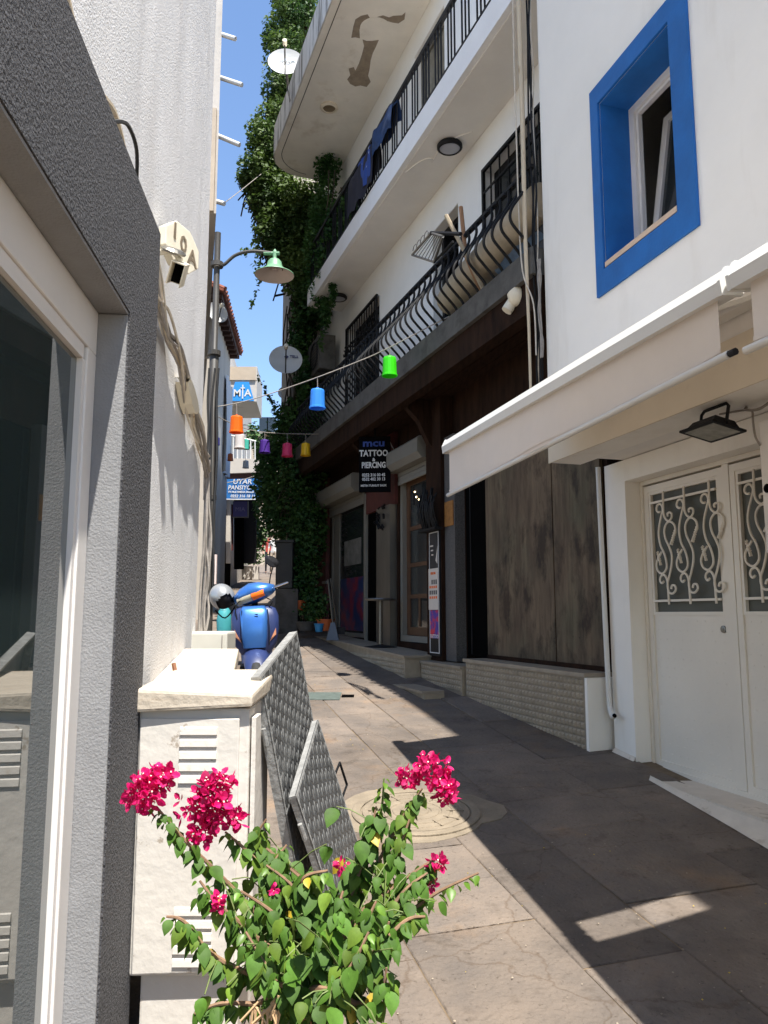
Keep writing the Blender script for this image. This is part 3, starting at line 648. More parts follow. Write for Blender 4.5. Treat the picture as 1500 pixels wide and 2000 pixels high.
# roof balcony slab with flaking paint and rounded end
def slab_outline(po, u0, u1, pin, z, rad=.55):
    q = [fp('D', u0, pin, z), fp('D', u0, po, z)]
    for a in range(9):
        t = R(90 * a / 8); q.append(fp('D', u1 - rad + rad * math.sin(t), po + rad - rad * math.cos(t), z))
    return q + [fp('D', u1, pin, z)]
s3 = MB().prism(slab_outline(2.42, 7.4, 12.62, 3.598, 9.33), UP * .40).build('roof_balcony', m_slab3, dh)
q = slab_outline(2.408, 7.4, 12.632, 3.59, 9.338); mb = MB()
for a, b in zip(q[1:-1], q[2:]): mb.add([a, b, b + UP * .52, a + UP * .52], [(0, 1, 2, 3)])
mb.build('fascia', m_slab3f, s3)
mb = MB(); mb.tube(slab_outline(2.52, 7.4, 12.5, 3.5, 9.328)[1:-1], .006, 4); mb.build('drip_groove', m_conc, s3)
def onz(x, y, z): d = ray(x, y); return EYE + d * ((z - EYE.z) / d.z)
for pp in ([(686, 74), (690, 52), (694, 38), (705, 31), (718, 28), (723, 36), (710, 44), (702, 58), (703, 75), (694, 73)],
           [(708, 77), (716, 80), (726, 80), (740, 78), (734, 92), (728, 104), (724, 118), (722, 134), (719, 148), (724, 160), (716, 170), (704, 167), (694, 169), (684, 164), (678, 155), (684, 147), (681, 134), (691, 131), (694, 138), (701, 124), (707, 106), (711, 90)],
           [(737, 33), (748, 30), (760, 34), (768, 31), (785, 30), (792, 24), (790, 38), (778, 46), (766, 44), (752, 40), (744, 38)]):
    MB().prism([onz(x, y, 9.3285) for x, y in pp], UP * .001).build('bare_plaster', m_bare, s3)
MB().prism([onz(733 + 30 * math.cos(a), 55 + 21 * math.sin(a), 9.324) for a in [i * math.pi / 12 for i in range(24)]], UP * .005).build('patched_disc', m_slab3, s3)
# upper storey cable along the wall
MB().tube(spline([fp('D', 12.2, 3.59, 8.9), fp('D', 10.9, 3.59, 8.8), fp('D', 9.6, 3.59, 8.86), fp('D', 9.55, 3.59, 8.5)], 5), .012, 5).build('wall_cable', m_conc, dh)
# ground floor
holes_g = [(6.87, 7.40, 1.10, 3.45), (8.42, 9.38, 1.20, 3.40), (10.62, 12.62, 1.20, 3.36)]
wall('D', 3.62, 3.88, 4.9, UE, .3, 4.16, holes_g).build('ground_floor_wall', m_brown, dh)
for a, b in ((4.955, 5.63), (5.645, 6.86)): MB().fbox('D', a, b, 3.585, 3.615, 1.16, 3.5).build('wall_panel', m_panel, dh)
MB().fbox('D', 4.955, 6.86, 3.60, 3.618, 3.51, 4.0).build('upper_panel', m_brown, dh)
MB().fbox('D', 4.955, 6.86, 3.575, 3.618, 1.10, 1.158).build('panel_foot', m_brown, dh)
MB().fbox('D', 6.875, 7.395, 3.628, 3.66, 1.12, 3.44).build('black_doorway', m_dark, dh)
MB().fbox('D', 7.27, 7.29, 3.618, 3.626, 1.14, 3.42).build('door_edge', m_black, dh)
mb = MB().fbox('D', 7.405, 7.66, 3.50, 3.618, 1.06, 3.5); mb.build('granite_pier', m_granite, dh)
mb = MB().fbox('D', 7.67, 8.08, 3.46, 3.618, 1.05, 3.99); mb.build('timber_pier', m_brown, dh)
MB().fbox('D', 9.45, 9.98, 3.52, 3.618, 1.06, 3.0).build('steel_pier', m_steel, dh)
MB().fbox('D', 9.99, 10.57, 3.60, 3.6195, 1.10, 2.99).build('dark_opening_sheet', m_dark, dh)  # black sheet on the wall stands in for the shade of an open doorway
MB().fbox('D', 10.575, 10.615, 3.56, 3.618, 1.10, 3.3).build('white_jamb', m_shut, dh)
MB().fbox('D', 12.66, 13.19, 3.55, 3.618, 1.06, 3.9).build('red_pier', m_redw, dh)
MB().fbox('D', 9.40, 10.58, 3.57, 3.6185, 3.0, 3.98).build('red_panel', m_redw, dh)
# arched timber brackets
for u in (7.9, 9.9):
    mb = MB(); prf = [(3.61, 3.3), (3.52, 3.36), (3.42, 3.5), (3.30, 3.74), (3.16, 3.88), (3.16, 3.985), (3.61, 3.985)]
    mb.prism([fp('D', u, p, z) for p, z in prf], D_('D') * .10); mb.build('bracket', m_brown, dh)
# shop door: white frame, brown door with panes
d = frame_bars('D', 8.425, 9.375, 1.21, 3.39, 3.64, 3.72, .075).build('shop_door_frame', m_shut, dh)
mb = frame_bars('D', 8.502, 9.298, 1.29, 3.31, 3.70, 3.74, .10)
for zz in (1.75, 2.15, 2.62): mb.fbox('D', 8.603, 9.197, 3.702, 3.738, zz, zz + .05)
mb.fbox('D', 8.87, 8.92, 3.704, 3.736, 1.40, 1.749); mb.build('door_leaf', m_dwood, d)
MB().fbox('D', 8.603, 9.197, 3.716, 3.722, 1.391, 3.209).build('pane', m_glass2, d)
mb = MB(); pr = random.Random(2)
for i in range(6): mb.lathe([(0, -.012), (.012, 0), (0, .012)], fp('D', 8.66 + pr.random() * .4, 3.712, 2.78 + pr.random() * .35), 6)
mb.build('pane_glints', m_glint, d)  # glowing beads on the pane stand in for lights reflected there
d = frame_bars('D', 10.625, 12.615, 1.21, 3.35, 3.64, 3.72, .06).build('shop_window_frame', m_shut, dh)
MB().fbox('D', 10.686, 12.554, 3.672, 3.68, 1.271, 3.289).build('pane', m_glass2, d)
mb = MB(); mb.fbox('D', 12.2, 12.553, 3.655, 3.671, 1.272, 3.288); mb.build('white_mullion_panel', m_shut, d)
MB().fbox('D', 10.95, 12.15, 3.664, 3.670, 1.30, 2.12).build('lower_film', m_film, d)
MB().fbox('D', 11.1, 11.95, 3.664, 3.670, 2.32, 2.72).build('upper_sticker', m_film2, d)
mb = MB(); mb.fbox('D', 10.9, 10.94, 3.655, 3.668, 1.272, 3.288); mb.build('mullion', m_shut, d)
# roller shutter boxes
def shutter(u0, u1, z0, z1, pf):
    prf = [(3.615, z0), (pf + .06, z0), (pf, z0 + .07), (pf, z1 - .03), (pf + .03, z1), (3.615, z1)]
    o = MB().prism([fp('D', u0, p, z) for p, z in prf], D_('D') * (u1 - u0)).build('shutter_box', m_shut, dh)
    for i in range(3): MB().fbox('D', u0 + .06, u1 - .06, 3.600 + .004 * (i % 2), 3.622, z0 - .055 * (i + 1), z0 - .055 * i - .004).build('shutter_slat', m_shut, o)
shutter(8.25, 9.42, 3.40, 3.66, 3.42); shutter(10.72, 12.78, 3.36, 3.64, 3.38)
# terrace, steps, tiled low wall
mb = MB()
mb.box8([fp('D', 7.98, 3.15, .55), fp('D', 7.98, 3.617, .55), fp('D', UE, 3.617, .55), fp('D', UE, 3.15, .55), fp('D', 7.98, 3.15, 1.075), fp('D', 7.98, 3.617, 1.075), fp('D', UE, 3.617, 1.23), fp('D', UE, 3.15, 1.23)])
ter = mb.build('terrace', m_tile, dh)
mb = MB().box8([fp('D', 7.96, 3.13, 1.077), fp('D', 7.96, 3.6, 1.077), fp('D', UE, 3.6, 1.232), fp('D', UE, 3.13, 1.232), fp('D', 7.96, 3.13, 1.102), fp('D', 7.96, 3.6, 1.102), fp('D', UE, 3.6, 1.257), fp('D', UE, 3.13, 1.257)])
mb.build('stone_cap', m_marble, ter)
st = MB().fbox('D', 6.925, 7.955, 3.33, 3.617, .55, 1.02).build('step', m_tile, dh)
MB().fbox('D', 6.925, 7.955, 3.31, 3.6, 1.022, 1.046).build('stone_cap', m_marble, st)
st = MB().fbox('D', 6.90, 8.35, 2.92, 3.128, .5, .80).build('step', m_tile, dh)
MB().fbox('D', 6.90, 8.35, 2.90, 3.128, .802, .824).build('stone_cap', m_marble, st)
lw = MB().fbox('D', 4.90, 6.90, 3.36, 3.59, .3, 1.09).build('low_wall', m_marble, dh)
MB().fbox('D', 4.885, 6.915, 3.335, 3.583, 1.092, 1.122).build('stone_cap', m_marble, lw)
MB().fbox('D', 4.865, 4.898, 3.345, 3.62, .3, 1.09).build('white_end', m_white, lw)
def relief(u0, u1, p, z0, z1, s=.052):
    mb = MB(); i = 0; nu = int((u1 - u0) / s); nz = int((z1 - z0) / s)
    for a in range(nu):
        for b in range(nz):
            u = u0 + (a + .5) * (u1 - u0) / nu; z = z0 + (b + .5) * (z1 - z0) / nz; h_ = s * .44; e = .011
            mb.add([fp('D', u - h_, p, z - h_), fp('D', u + h_, p, z - h_), fp('D', u + h_, p, z + h_), fp('D', u - h_, p, z + h_), fp('D', u - h_ * .4, p - e, z - h_ * .4), fp('D', u + h_ * .4, p - e, z - h_ * .4), fp('D', u + h_ * .4, p - e, z + h_ * .4), fp('D', u - h_ * .4, p - e, z + h_ * .4)],
                   [(0, 1, 5, 4), (1, 2, 6, 5), (2, 3, 7, 6), (3, 0, 4, 7), (4, 5, 6, 7)])
    return mb
relief(4.93, 6.88, 3.359, .5, 1.08).build('relief_tiles', m_tile, lw, kind='stuff')
relief(8.0, 11.2, 3.149, .72, 1.06).build('relief_tiles', m_tile, ter, kind='stuff')
relief(6.95, 7.94, 3.329, .8, 1.01).build('relief_tiles', m_tile, st, kind='stuff')

# ================================================================== rendered wall and grey shopfront on the left
lb = thing('rendered_building', 'tall white roughcast building with a charcoal shop window surround', 'building', fp('L', 1.5, -.7, gzf('L', 1.5, -.7)))
def lw_pt(u, z):
    d = .010 * noise.noise(Vector((u * 2.2, z * .45, 3.1))) + .006 * noise.noise(Vector((u * 7, z * .8, 9.2))) + .0022 * noise.noise(Vector((u * 25, z * 4, 1.7)))
    return fp('L', u, -.635 + d, z)
mb = MB(); mb.grid(lambda i, j: lw_pt(-3 + 7.345 * i, 2.55 + 7.5 * j), 190, 110); mb.grid(lambda i, j: lw_pt(2.35 + 1.995 * i, .05 + 2.5 * j), 60, 46)
mb.build('wall', m_left, lb, smooth=True, fix=False)
mb = MB(); mb.fbox('L', -3, 4.345, -4, -1.20, -.1, 10.04); mb.box8([fp('L', 4.30, -.905, -.1), fp('L', 4.30, -.66, -.1), fp('L', 4.345, -.655, -.1), fp('L', 4.345, -.905, -.1), fp('L', 4.30, -.905, 10.04), fp('L', 4.30, -.66, 10.04), fp('L', 4.345, -.655, 10.04), fp('L', 4.345, -.905, 10.04)])
mb.build('rear_block', m_white, lb)
# cladding: lintel and pier, standing proud of the wall
GZT, GB, UO, PF = 2.86, .0, 2.21, -.54
prf = MB()
prf.fbox('L', -3, 2.585, -.634, PF, 2.425, GZT)
prf.fbox('L', UO, 2.585, -.634, PF, GB, 2.425)
cl = prf.build('grey_cladding', m_gray, lb)
MB().fbox('L', -3, UO - .002, -.655, PF - .004, 2.415, 2.4235).build('smooth_soffit', m_graysm, cl)
MB().fbox('L', UO - .012, UO - .003, -.66, PF - .004, GB, 2.412).build('smooth_reveal', m_graysm, cl)
mb = MB()
mb.fbox('L', -3, UO - .014, -.655, -.625, 2.285, 2.413); mb.fbox('L', UO - .095, UO - .014, -.655, -.625, GB, 2.284)
fr = mb.build('shop_window_frame', m_pvc, lb, bevel=.004)
mb = MB(); mb.fbox('L', -3, UO - .11, -.6555, -.632, 2.245, 2.283); mb.fbox('L', UO - .118, UO - .096, -.6555, -.632, GB, 2.244); mb.build('glazing_bead', m_pvc, fr)
MB().fbox('L', -3, UO - .119, -.653, -.647, GB, 2.243).build('pane', m_glass, fr)
# cable run, junction cap and house number
ca = thing('cable_bundle', 'bundle of old cream cables sagging along the white wall', 'cables', fp('L', 3.2, -.6, 2.7))
for i in range(14):
    pr = random.Random(60 + i); j = lambda s: pr.uniform(-s, s) * 1.9
    q = [fp('L', 2.62, -.615, 2.95 + j(.05)), fp('L', 2.80, -.60 + j(.012), 2.80 + j(.03)), fp('L', 3.0, -.60 + j(.012), 2.70 + j(.03)), fp('L', 3.3, -.60 + j(.012), 2.66 + j(.03)), fp('L', 3.65, -.60 + j(.012), 2.575 + j(.03)), fp('L', 4.0, -.60 + j(.012), 2.49 + j(.02)), fp('L', 4.36, -.60 + j(.01), 2.38 + j(.04))]
    MB().tube(spline(q, 6), pr.choice([.004, .006, .009]), 5).build('cable', pr.choice([m_cablew, m_cable, m_pipe]), ca)
for i in range(5):
    pr = random.Random(90 + i)
    q = [fp('L', 4.36 + pr.uniform(-.02, .03), -.60 + pr.uniform(-.02, .03), 2.42 - k_ * .22) for k_ in range(6)]
    MB().tube(spline(q, 4), .007, 4).build('cable', m_cable, ca)
mb = MB(); q = []
for u, h_ in ((3.46, .012), (3.51, .035), (3.60, .052), (3.70, .045), (3.77, .012)):
    q.append([fp('L', u, -.632, 2.60 - (u - 3.5) * .22 - h_), fp('L', u, -.575, 2.60 - (u - 3.5) * .22 - h_ * .8), fp('L', u, -.565, 2.60 - (u - 3.5) * .22 + h_ * .6), fp('L', u, -.632, 2.60 - (u - 3.5) * .22 + h_)])
for a, b in zip(q, q[1:]): mb.add(a + b, [(i, i + 1, 5 + i, 4 + i) for i in range(3)])
mb.build('plaster_cap', m_cream2, ca)
cz = thing('loose_cables', 'pair of thin cables running up beside the charcoal lintel', 'cables', fp('L', 1.7, -.6, 3.0))
MB().tube(spline([fp('L', 2.52, -.612, 2.9), fp('L', 2.2, -.60, 3.02), fp('L', 1.95, -.60, 2.97), fp('L', 1.72, -.612, 3.08), fp('L', 1.60, -.61, 3.6), fp('L', 1.56, -.61, 6.0)], 6), .008, 5).build('cable', m_pipe, cz)
MB().tube(spline([fp('L', 2.30, -.56, 2.87), fp('L', 2.2, -.54, 2.93), fp('L', 2.08, -.54, 2.93), fp('L', 1.98, -.55, 2.87)], 6), .006, 5).build('cable', m_rubber, cz)
hn = thing('house_number', 'cream eight-sided house number plaque reading 10 A on the white wall', 'house sign', fp('L', 3.05, -.6, 3.05))
ex_p = (D_('L') * math.cos(R(24)) + N_('L') * math.sin(R(24))); nz_p = ex_p.cross(UP); c = fp('L', 3.05, -.575, 3.035)
oc = [c + ex_p * .128 * math.cos(R(22.5 + 45 * i)) + UP * .10 * math.sin(R(22.5 + 45 * i)) for i in range(8)]
MB().prism(oc, nz_p * .035).build('plaque', m_cream2, hn, bevel=.004)
for ch, du, dz in (('1', -.062, .028), ('0', .0, .0), ('A', .066, -.03)):
    lettering(ch, .098, c + ex_p * du + UP * (dz + .012) + nz_p * .037, ex_p, UP, m_signtxt, hn, bold=.0015)
sl_ = thing('wall_light', 'cream wall light with a hooded dark mouth below the house number', 'lamp', fp('L', 2.93, -.56, 2.86))
c = fp('L', 2.95, -.545, 2.885); Ms = Matrix.Rotation(R(5.3), 4, 'Z') @ Matrix.Rotation(R(28), 4, 'X') @ Matrix.Rotation(R(18), 4, 'Y')
mb = MB()
mb.box(c + Ms @ Vector((.026, 0, 0)), (.005, .10, .09), Ms); mb.box(c + Ms @ Vector((-.026, 0, 0)), (.005, .10, .09), Ms); mb.box(c + Ms @ Vector((0, .048, 0)), (.046, .005, .09), Ms); mb.box(c + Ms @ Vector((0, 0, .043)), (.046, .09, .005), Ms)
mb.build('hood', m_cream2, sl_)
MB().box(c + Ms @ Vector((0, .03, 0)), (.044, .007, .08), Ms).build('mouth', m_dark, sl_)
MB().lathe([(0, 0), (.045, 0), (.05, .008), (.036, .018), (0, .02)], fp('L', 2.92, -.56, 2.955), 18, Ms).build('cap', m_steel, sl_)
MB().tube([fp('L', 2.92, -.63, 2.955), fp('L', 2.92, -.56, 2.96), c + Ms @ Vector((0, 0, .05))], .012, 6).build('stem', m_cream2, sl_)

# ================================================================== street cabinets
X0, X1, Y0, Y1 = -.775, -.425, 2.50, 2.98
cab = thing('utility_cabinet', 'white street cabinet with louvres and flaking cream lid behind the flowers', 'cabinet', (-.6, 2.74, .25))
mb = MB(); mb.box8([Vector(v) for v in ((X0, Y0, .46), (X1, Y0, .46), (X1 - .01, Y1, .46), (X0 - .02, Y1, .46), (X0, Y0, 1.255), (X1, Y0, 1.255), (X1 - .01, Y1, 1.255), (X0 - .02, Y1, 1.255))]); mb.build('body', m_cab, cab, bevel=.008)
mb = MB(); mb.box8([Vector(v) for v in ((X0 + .012, Y0 - .014, .47), (X1 - .03, Y0 - .014, .48), (X1 - .03, Y0 - .002, .48), (X0 + .012, Y0 - .002, .47), (X0 + .008, Y0 - .014, 1.225), (X1 - .03, Y0 - .014, 1.225), (X1 - .03, Y0 - .002, 1.225), (X0 + .008, Y0 - .002, 1.225))]); dor = mb.build('cabinet_door', m_cab, cab, bevel=.004)
lv = None
for zb in (1.20, .665):
    for i in range(5):
        z = zb - i * .0365; xx = -.582
        prf = [(Y0 - .0142, z), (Y0 - .0175, z - .004), (Y0 - .0195, z - .024), (Y0 - .0185, z - .0262), (Y0 - .0142, z - .0255)]
        mb = MB().prism([Vector((xx - .058, y, zz)) for y, zz in prf], Vector((.116, 0, 0))); mb.build('louvre', m_cab, cab)
mb = MB(); mb.box8([Vector(v) for v in ((X0 + .03, Y0 + .02, .15), (X1 - .02, Y0 + .02, .15), (X1 - .02, Y1, .15), (X0 + .03, Y1, .15), (X0 + .03, Y0 + .02, .455), (X1 - .02, Y0 + .02, .455), (X1 - .02, Y1, .455), (X0 + .03, Y1, .455))]); mb.build('plinth', m_cab, cab, bevel=.006)
mb = MB(); mb.box8([Vector(v) for v in ((X0 - .012, Y0 - .036, 1.245), (X1 + .012, Y0 - .026, 1.262), (X1 + .010, Y1 + .06, 1.268), (X0 - .04, Y1 + .06, 1.26), (X0 - .008, Y0 - .036, 1.318), (X1 + .012, Y0 - .022, 1.300), (X1 + .010, Y1 + .06, 1.340), (X0 - .04, Y1 + .06, 1.338))]); mb.build('lid', m_lid, cab, bevel=.010)
MB().box((X1 + .012, Y0 + .06, .85), (.014, .10, .75)).build('side_rail', m_cab, cab)
MB().tube([(X0 - .03, 3.02, 1.33), (X0 - .04, 3.03, 1.362)], .009, 6).build('pipe_stub', mat('rusty_stub', (.20, .085, .04), .8), cab)
cab2 = thing('utility_cabinet', 'second white street cabinet with a sloping cream lid against the wall', 'cabinet', (-.85, 3.5, .35))
mb = MB(); mb.box8([Vector(v) for v in ((-.93, 3.12, .3), (-.63, 3.12, .3), (-.76, 3.86, .3), (-1.02, 3.86, .3), (-.93, 3.12, 1.22), (-.63, 3.12, 1.22), (-.76, 3.86, 1.30), (-1.02, 3.86, 1.30))]); mb.build('body', m_cab, cab2)
mb = MB(); mb.box8([Vector(v) for v in ((-.92, 3.09, 1.225), (-.60, 3.09, 1.225), (-.725, 3.90, 1.31), (-1.0, 3.90, 1.31), (-.92, 3.09, 1.285), (-.60, 3.09, 1.285), (-.725, 3.90, 1.382), (-1.0, 3.90, 1.382))]); mb.build('lid', m_lid, cab2, bevel=.012)
pb = thing('meter_box', 'small cream plastic meter box between the white wall and the scooter', 'box', (-.93, 4.3, .43))
MB().box((-.93, 4.30, .93), (.18, .20, 1.02)).build('pedestal', m_pbox, pb)
MB().box((-.935, 4.26, 1.40), (.205, .24, .115)).build('case', m_pbox, pb, bevel=.012)
MB().box((-.86, 4.137, 1.39), (.004, .006, .10)).build('seam', m_cable, pb)

# ================================================================== steel tread plates leaning on the cabinet
def tread_plate(nm, label, A, B, C_, thick, handle):
    """A near top corner, B far top corner, C near bottom corner"""
    A, B, C_ = Vector(A), Vector(B), Vector(C_); ex = (B - A); ey = (C_ - A); W_, H_ = ex.length, ey.length; ex.normalize(); ey = (ey - ex * ey.dot(ex)).normalized(); n = ex.cross(ey).normalized()
    if n.x < 0: n = -n
    t = thing(nm, label, 'steel plate', C_)
    pl = MB().box8([A, A + ex * W_, A + ex * W_ + ey * H_, A + ey * H_, A + n * .004, A + ex * W_ + n * .004, A + ex * W_ + ey * H_ + n * .004, A + ey * H_ + n * .004]).build('plate', m_plate, t)
    mb = MB(); w_ = .010
    def bar(o, dx, dy): mb.box8([o - n * thick, o + dx - n * thick, o + dx + dy - n * thick, o + dy - n * thick, o + n * .006, o + dx + n * .006, o + dx + dy + n * .006, o + dy + n * .006])
    bar(A - ex * .001, ex * (W_ + .002), ey * w_); bar(A + ey * (H_ - w_), ex * W_, ey * w_); bar(A + ey * w_, ex * w_, ey * (H_ - 2 * w_)); bar(A + ex * (W_ - w_) + ey * w_, ex * w_, ey * (H_ - 2 * w_))
    mb.build('edge_frame', m_plateedge, t)
    mb = MB(); s = .030; i = 0
    for a in range(int(W_ / s)):
        for b in range(int(H_ / s)):
            c = A + ex * ((a + .5) * s + .008) + ey * ((b + .5) * s + .008) + n * .004
            d1 = (ex * .62 + ey).normalized() if ((a // 2) + b) % 2 else (ex * -.62 + ey).normalized(); d2 = n.cross(d1); L_, q_ = .0195, .0050
            mb.add([c - d1 * L_, c + d2 * q_, c + d1 * L_, c - d2 * q_, c - d1 * L_ * .5 + n * .0026, c + d1 * L_ * .5 + n * .0026], [(0, 1, 4), (1, 5, 4), (1, 2, 5), (2, 3, 5), (3, 4, 5), (3, 0, 4)])
    mb.build('raised_treads', m_tread, t, kind='stuff')
    for k_ in (.2, .8):
        c = A + ey * H_ * k_ - n * thick * .5 - ex * .012
        MB().tube([c - ey * .03, c + ey * .03], .009, 8).build('hinge', m_plateedge, t)
    if handle:
        c = A + ex * (W_ + .002) + ey * H_ * .40
        MB().tube([c, c + ex * .10 + n * .012, c + ex * .10 + n * .012 + ey * .11, c + ey * .11], .006, 6).build('handle', m_black, t)
    return t
tread_plate('tread_plate', 'tall grey tread plate leaning against the white cabinet', (-.437, 2.74, 1.335), (-.395, 3.48, 1.475), (-.255, 2.86, .30), .03, False)
tread_plate('tread_plate', 'shorter grey tread plate with a handle propped on the taller one', (-.310, 2.78, .925), (-.285, 3.36, 1.105), (-.135, 2.84, .30), .022, True)

# ================================================================== bougainvillea
bt = thing('bougainvillea', 'bougainvillea with magenta flower heads in the foreground before the cabinet', 'plant', (-.16, 1.82, .46))
ptt = thing('planter', 'terracotta planter holding the bougainvillea', 'planter', (-.16, 1.82, gz(0, 1.82)))
MB().lathe([(.14, 0), (.20, .26), (.215, .26), (.215, .30), (.185, .30), (.18, .27)], (-.16, 1.82, gz(0, 1.82)), 24).build('pot', m_terra, ptt, smooth=True)
MB().lathe([(0, .27), (.18, .27)], (-.16, 1.82, gz(0, 1.82)), 20).build('soil', m_soil, ptt)
def leaf_mesh(L, Wd, m, fold=.25, droop=.25, nm='leaf'):
    pts = [(0, 0), (.10, .27), (.28, .45), (.50, .46), (.72, .31), (.88, .13), (1, 0)]
    v = []; f = []
    for t, h_ in pts: v.append((0, t * L, -droop * L * t * t))
    for t, h_ in pts[1:-1]: v.append((h_ * Wd, t * L, -droop * L * t * t + fold * h_ * Wd))
    for t, h_ in pts[1:-1]: v.append((-h_ * Wd, t * L, -droop * L * t * t + fold * h_ * Wd))
    n_ = len(pts); a = n_; b = n_ + n_ - 2
    f = [(0, a, 1), (0, 1, b)] + [q for i in range(1, n_ - 2) for q in ((i, a + i - 1, a + i, i + 1), (i, i + 1, b + i, b + i - 1))] + [(n_ - 2, a + n_ - 3, n_ - 1), (n_ - 2, n_ - 1, b + n_ - 3)]
    me = bpy.data.meshes.new(nm); me.from_pydata(v, [], f); me.materials.append(m); me.polygons.foreach_set('use_smooth', [True] * len(f)); return me
LM = [leaf_mesh(.036, .029, m_leaf), leaf_mesh(.030, .023, m_leaf, .45, .6), leaf_mesh(.042, .034, m_leaf, .2, .35), leaf_mesh(.034, .028, m_leaf3, .35, .5)]
LY = leaf_mesh(.030, .022, m_leaf2, .4, .2); LYW = leaf_mesh(.036, .028, m_leafy)
def flower_mesh(s):
    v = []; f = []
    for k_ in range(3):
        a = k_ * 2 * math.pi / 3; ca_, sa_ = math.cos(a), math.sin(a)
        for (x, y, z) in ((0, .1, 0), (-.42, .55, .32), (0, .62, .18), (.42, .55, .32), (-.28, .92, .55), (0, 1.12, .62), (.28, .92, .55)):
            v.append(((x * ca_ - y * sa_) * s, (x * sa_ + y * ca_) * s, z * s))
        b = k_ * 7; f += [(b, b + 2, b + 1), (b, b + 3, b + 2), (b + 1, b + 2, b + 5, b + 4), (b + 2, b + 3, b + 6, b + 5)]
    b = len(v)
    for i in range(5): v.append((.10 * s * math.cos(i * 1.2566), .10 * s * math.sin(i * 1.2566), .52 * s))
    v.append((0, 0, .05 * s)); f2 = [tuple(b + i for i in range(5))] + [(b + i, b + 5, b + (i + 1) % 5) for i in range(5)]
    me = bpy.data.meshes.new('flower'); me.from_pydata(v, [], f + f2); me.materials.append(m_bract); me.materials.append(m_cream)
    for i in range(len(f), len(f) + len(f2)): me.polygons[i].material_index = 1 if i == len(f) else 0
    return me
FM = [flower_mesh(.0175), flower_mesh(.0205), flower_mesh(.014)]
pr = random.Random(11)
root = Vector((-.16, 1.82, .44))
stems = [  # tip pixels and depth; each rises from the pot
    [(560, 1900, 1.80), (520, 1810, 1.78), (440, 1720, 1.74), (360, 1640, 1.70), (305, 1575, 1.68)],
    [(570, 1880, 1.82), (560, 1760, 1.80), (500, 1680, 1.78), (440, 1625, 1.76)],
    [(600, 1880, 1.82), (620, 1760, 1.80), (560, 1690, 1.80), (505, 1640, 1.80), (520, 1600, 1.80)],
    [(610, 1900, 1.85), (640, 1780, 1.86), (690, 1690, 1.86), (740, 1600, 1.86), (750, 1520, 1.86)],
    [(620, 1900, 1.85), (680, 1780, 1.87), (740, 1680, 1.88), (790, 1590, 1.88), (825, 1540, 1.88)],
    [(630, 1920, 1.80), (720, 1830, 1.80), (800, 1780, 1.80), (860, 1740, 1.80), (935, 1705, 1.80)],
    [(620, 1930, 1.80), (690, 1800, 1.82), (760, 1740, 1.82), (830, 1690, 1.82), (850, 1680, 1.82)],
    [(560, 1940, 1.72), (480, 1900, 1.68), (410, 1860, 1.66), (360, 1800, 1.65), (325, 1790, 1.65)],
    [(580, 1950, 1.70), (500, 1960, 1.66), (430, 1960, 1.64), (380, 1980, 1.63)],
    [(610, 1900, 1.78), (610, 1800, 1.74), (590, 1720, 1.72), (640, 1700, 1.72)],
    [(600, 1920, 1.70), (560, 1850, 1.64), (540, 1790, 1.62), (470, 1740, 1.62)],
    [(640, 1940, 1.70), (700, 1900, 1.66), (740, 1860, 1.65), (760, 1800, 1.65)],
    [(640, 1960, 1.68), (700, 1960, 1.64), (745, 1940, 1.62), (755, 1890, 1.62)],
    [(600, 1930, 1.66), (620, 1860, 1.60), (650, 1800, 1.60), (670, 1740, 1.62)],
    [(620, 1950, 1.64), (660, 1900, 1.58), (700, 1830, 1.58), (735, 1760, 1.60)],
    [(590, 1960, 1.62), (540, 1920, 1.58), (510, 1870, 1.58), (480, 1820, 1.60)],
    [(610, 1900, 1.84), (680, 1760, 1.85), (715, 1660, 1.85), (735, 1575, 1.86)],
    [(630, 1900, 1.80), (720, 1780, 1.82), (770, 1680, 1.84), (800, 1600, 1.86)],
    [(640, 1910, 1.76), (730, 1820, 1.76), (790, 1740, 1.78), (835, 1705, 1.80)],
    [(580, 1900, 1.78), (540, 1780, 1.76), (530, 1700, 1.76), (560, 1650, 1.78)],
    [(570, 1920, 1.74), (500, 1830, 1.70), (430, 1770, 1.68), (390, 1720, 1.68)],
    [(600, 1910, 1.76), (600, 1790, 1.74), (570, 1730, 1.74), (520, 1690, 1.75)],
    [(650, 1920, 1.68), (720, 1870, 1.66), (790, 1800, 1.68), (830, 1790, 1.70)],
    [(600, 1960, 1.62), (650, 1930, 1.56), (690, 1880, 1.55), (720, 1820, 1.57)],
]
slots = []
for si, s_ in enumerate(stems):
    q = spline([root + Vector((pr.uniform(-.05, .05), pr.uniform(-.05, .05), 0))] + [at(*p) for p in s_], 8); n_ = len(q)
    MB().tube(q, [.008 - .0058 * i / n_ for i in range(n_)], 6).build('stem', m_stem if si != 3 else m_gstem, bt, smooth=True)
    sp_ = 0; last = q[0]
    for i in range(6, n_):
        sp_ += (q[i] - last).length; last = q[i]
        if sp_ > .0066:
            sp_ = 0; slots.append((q[i], (q[i] - q[i - 1]).normalized(), i / n_, si))
twigs = MB()
for b in range(330):                              # side shoots fill the middle of the bush
    P, d, t, si = pr.choice(slots[:])
    if t > .62: continue
    off = Vector((pr.uniform(-1, 1), pr.uniform(-1, .5), pr.uniform(-.6, .9))).normalized() * pr.uniform(.03, .125)
    slots.append((P + off, off.normalized(), t, si))
    twigs.tube([P, P + off * .6 + Vector((0, 0, .006)), P + off], .0014, 4)
twigs.build('twigs', m_gstem, bt, kind='stuff')
leafM = []
phi = 0
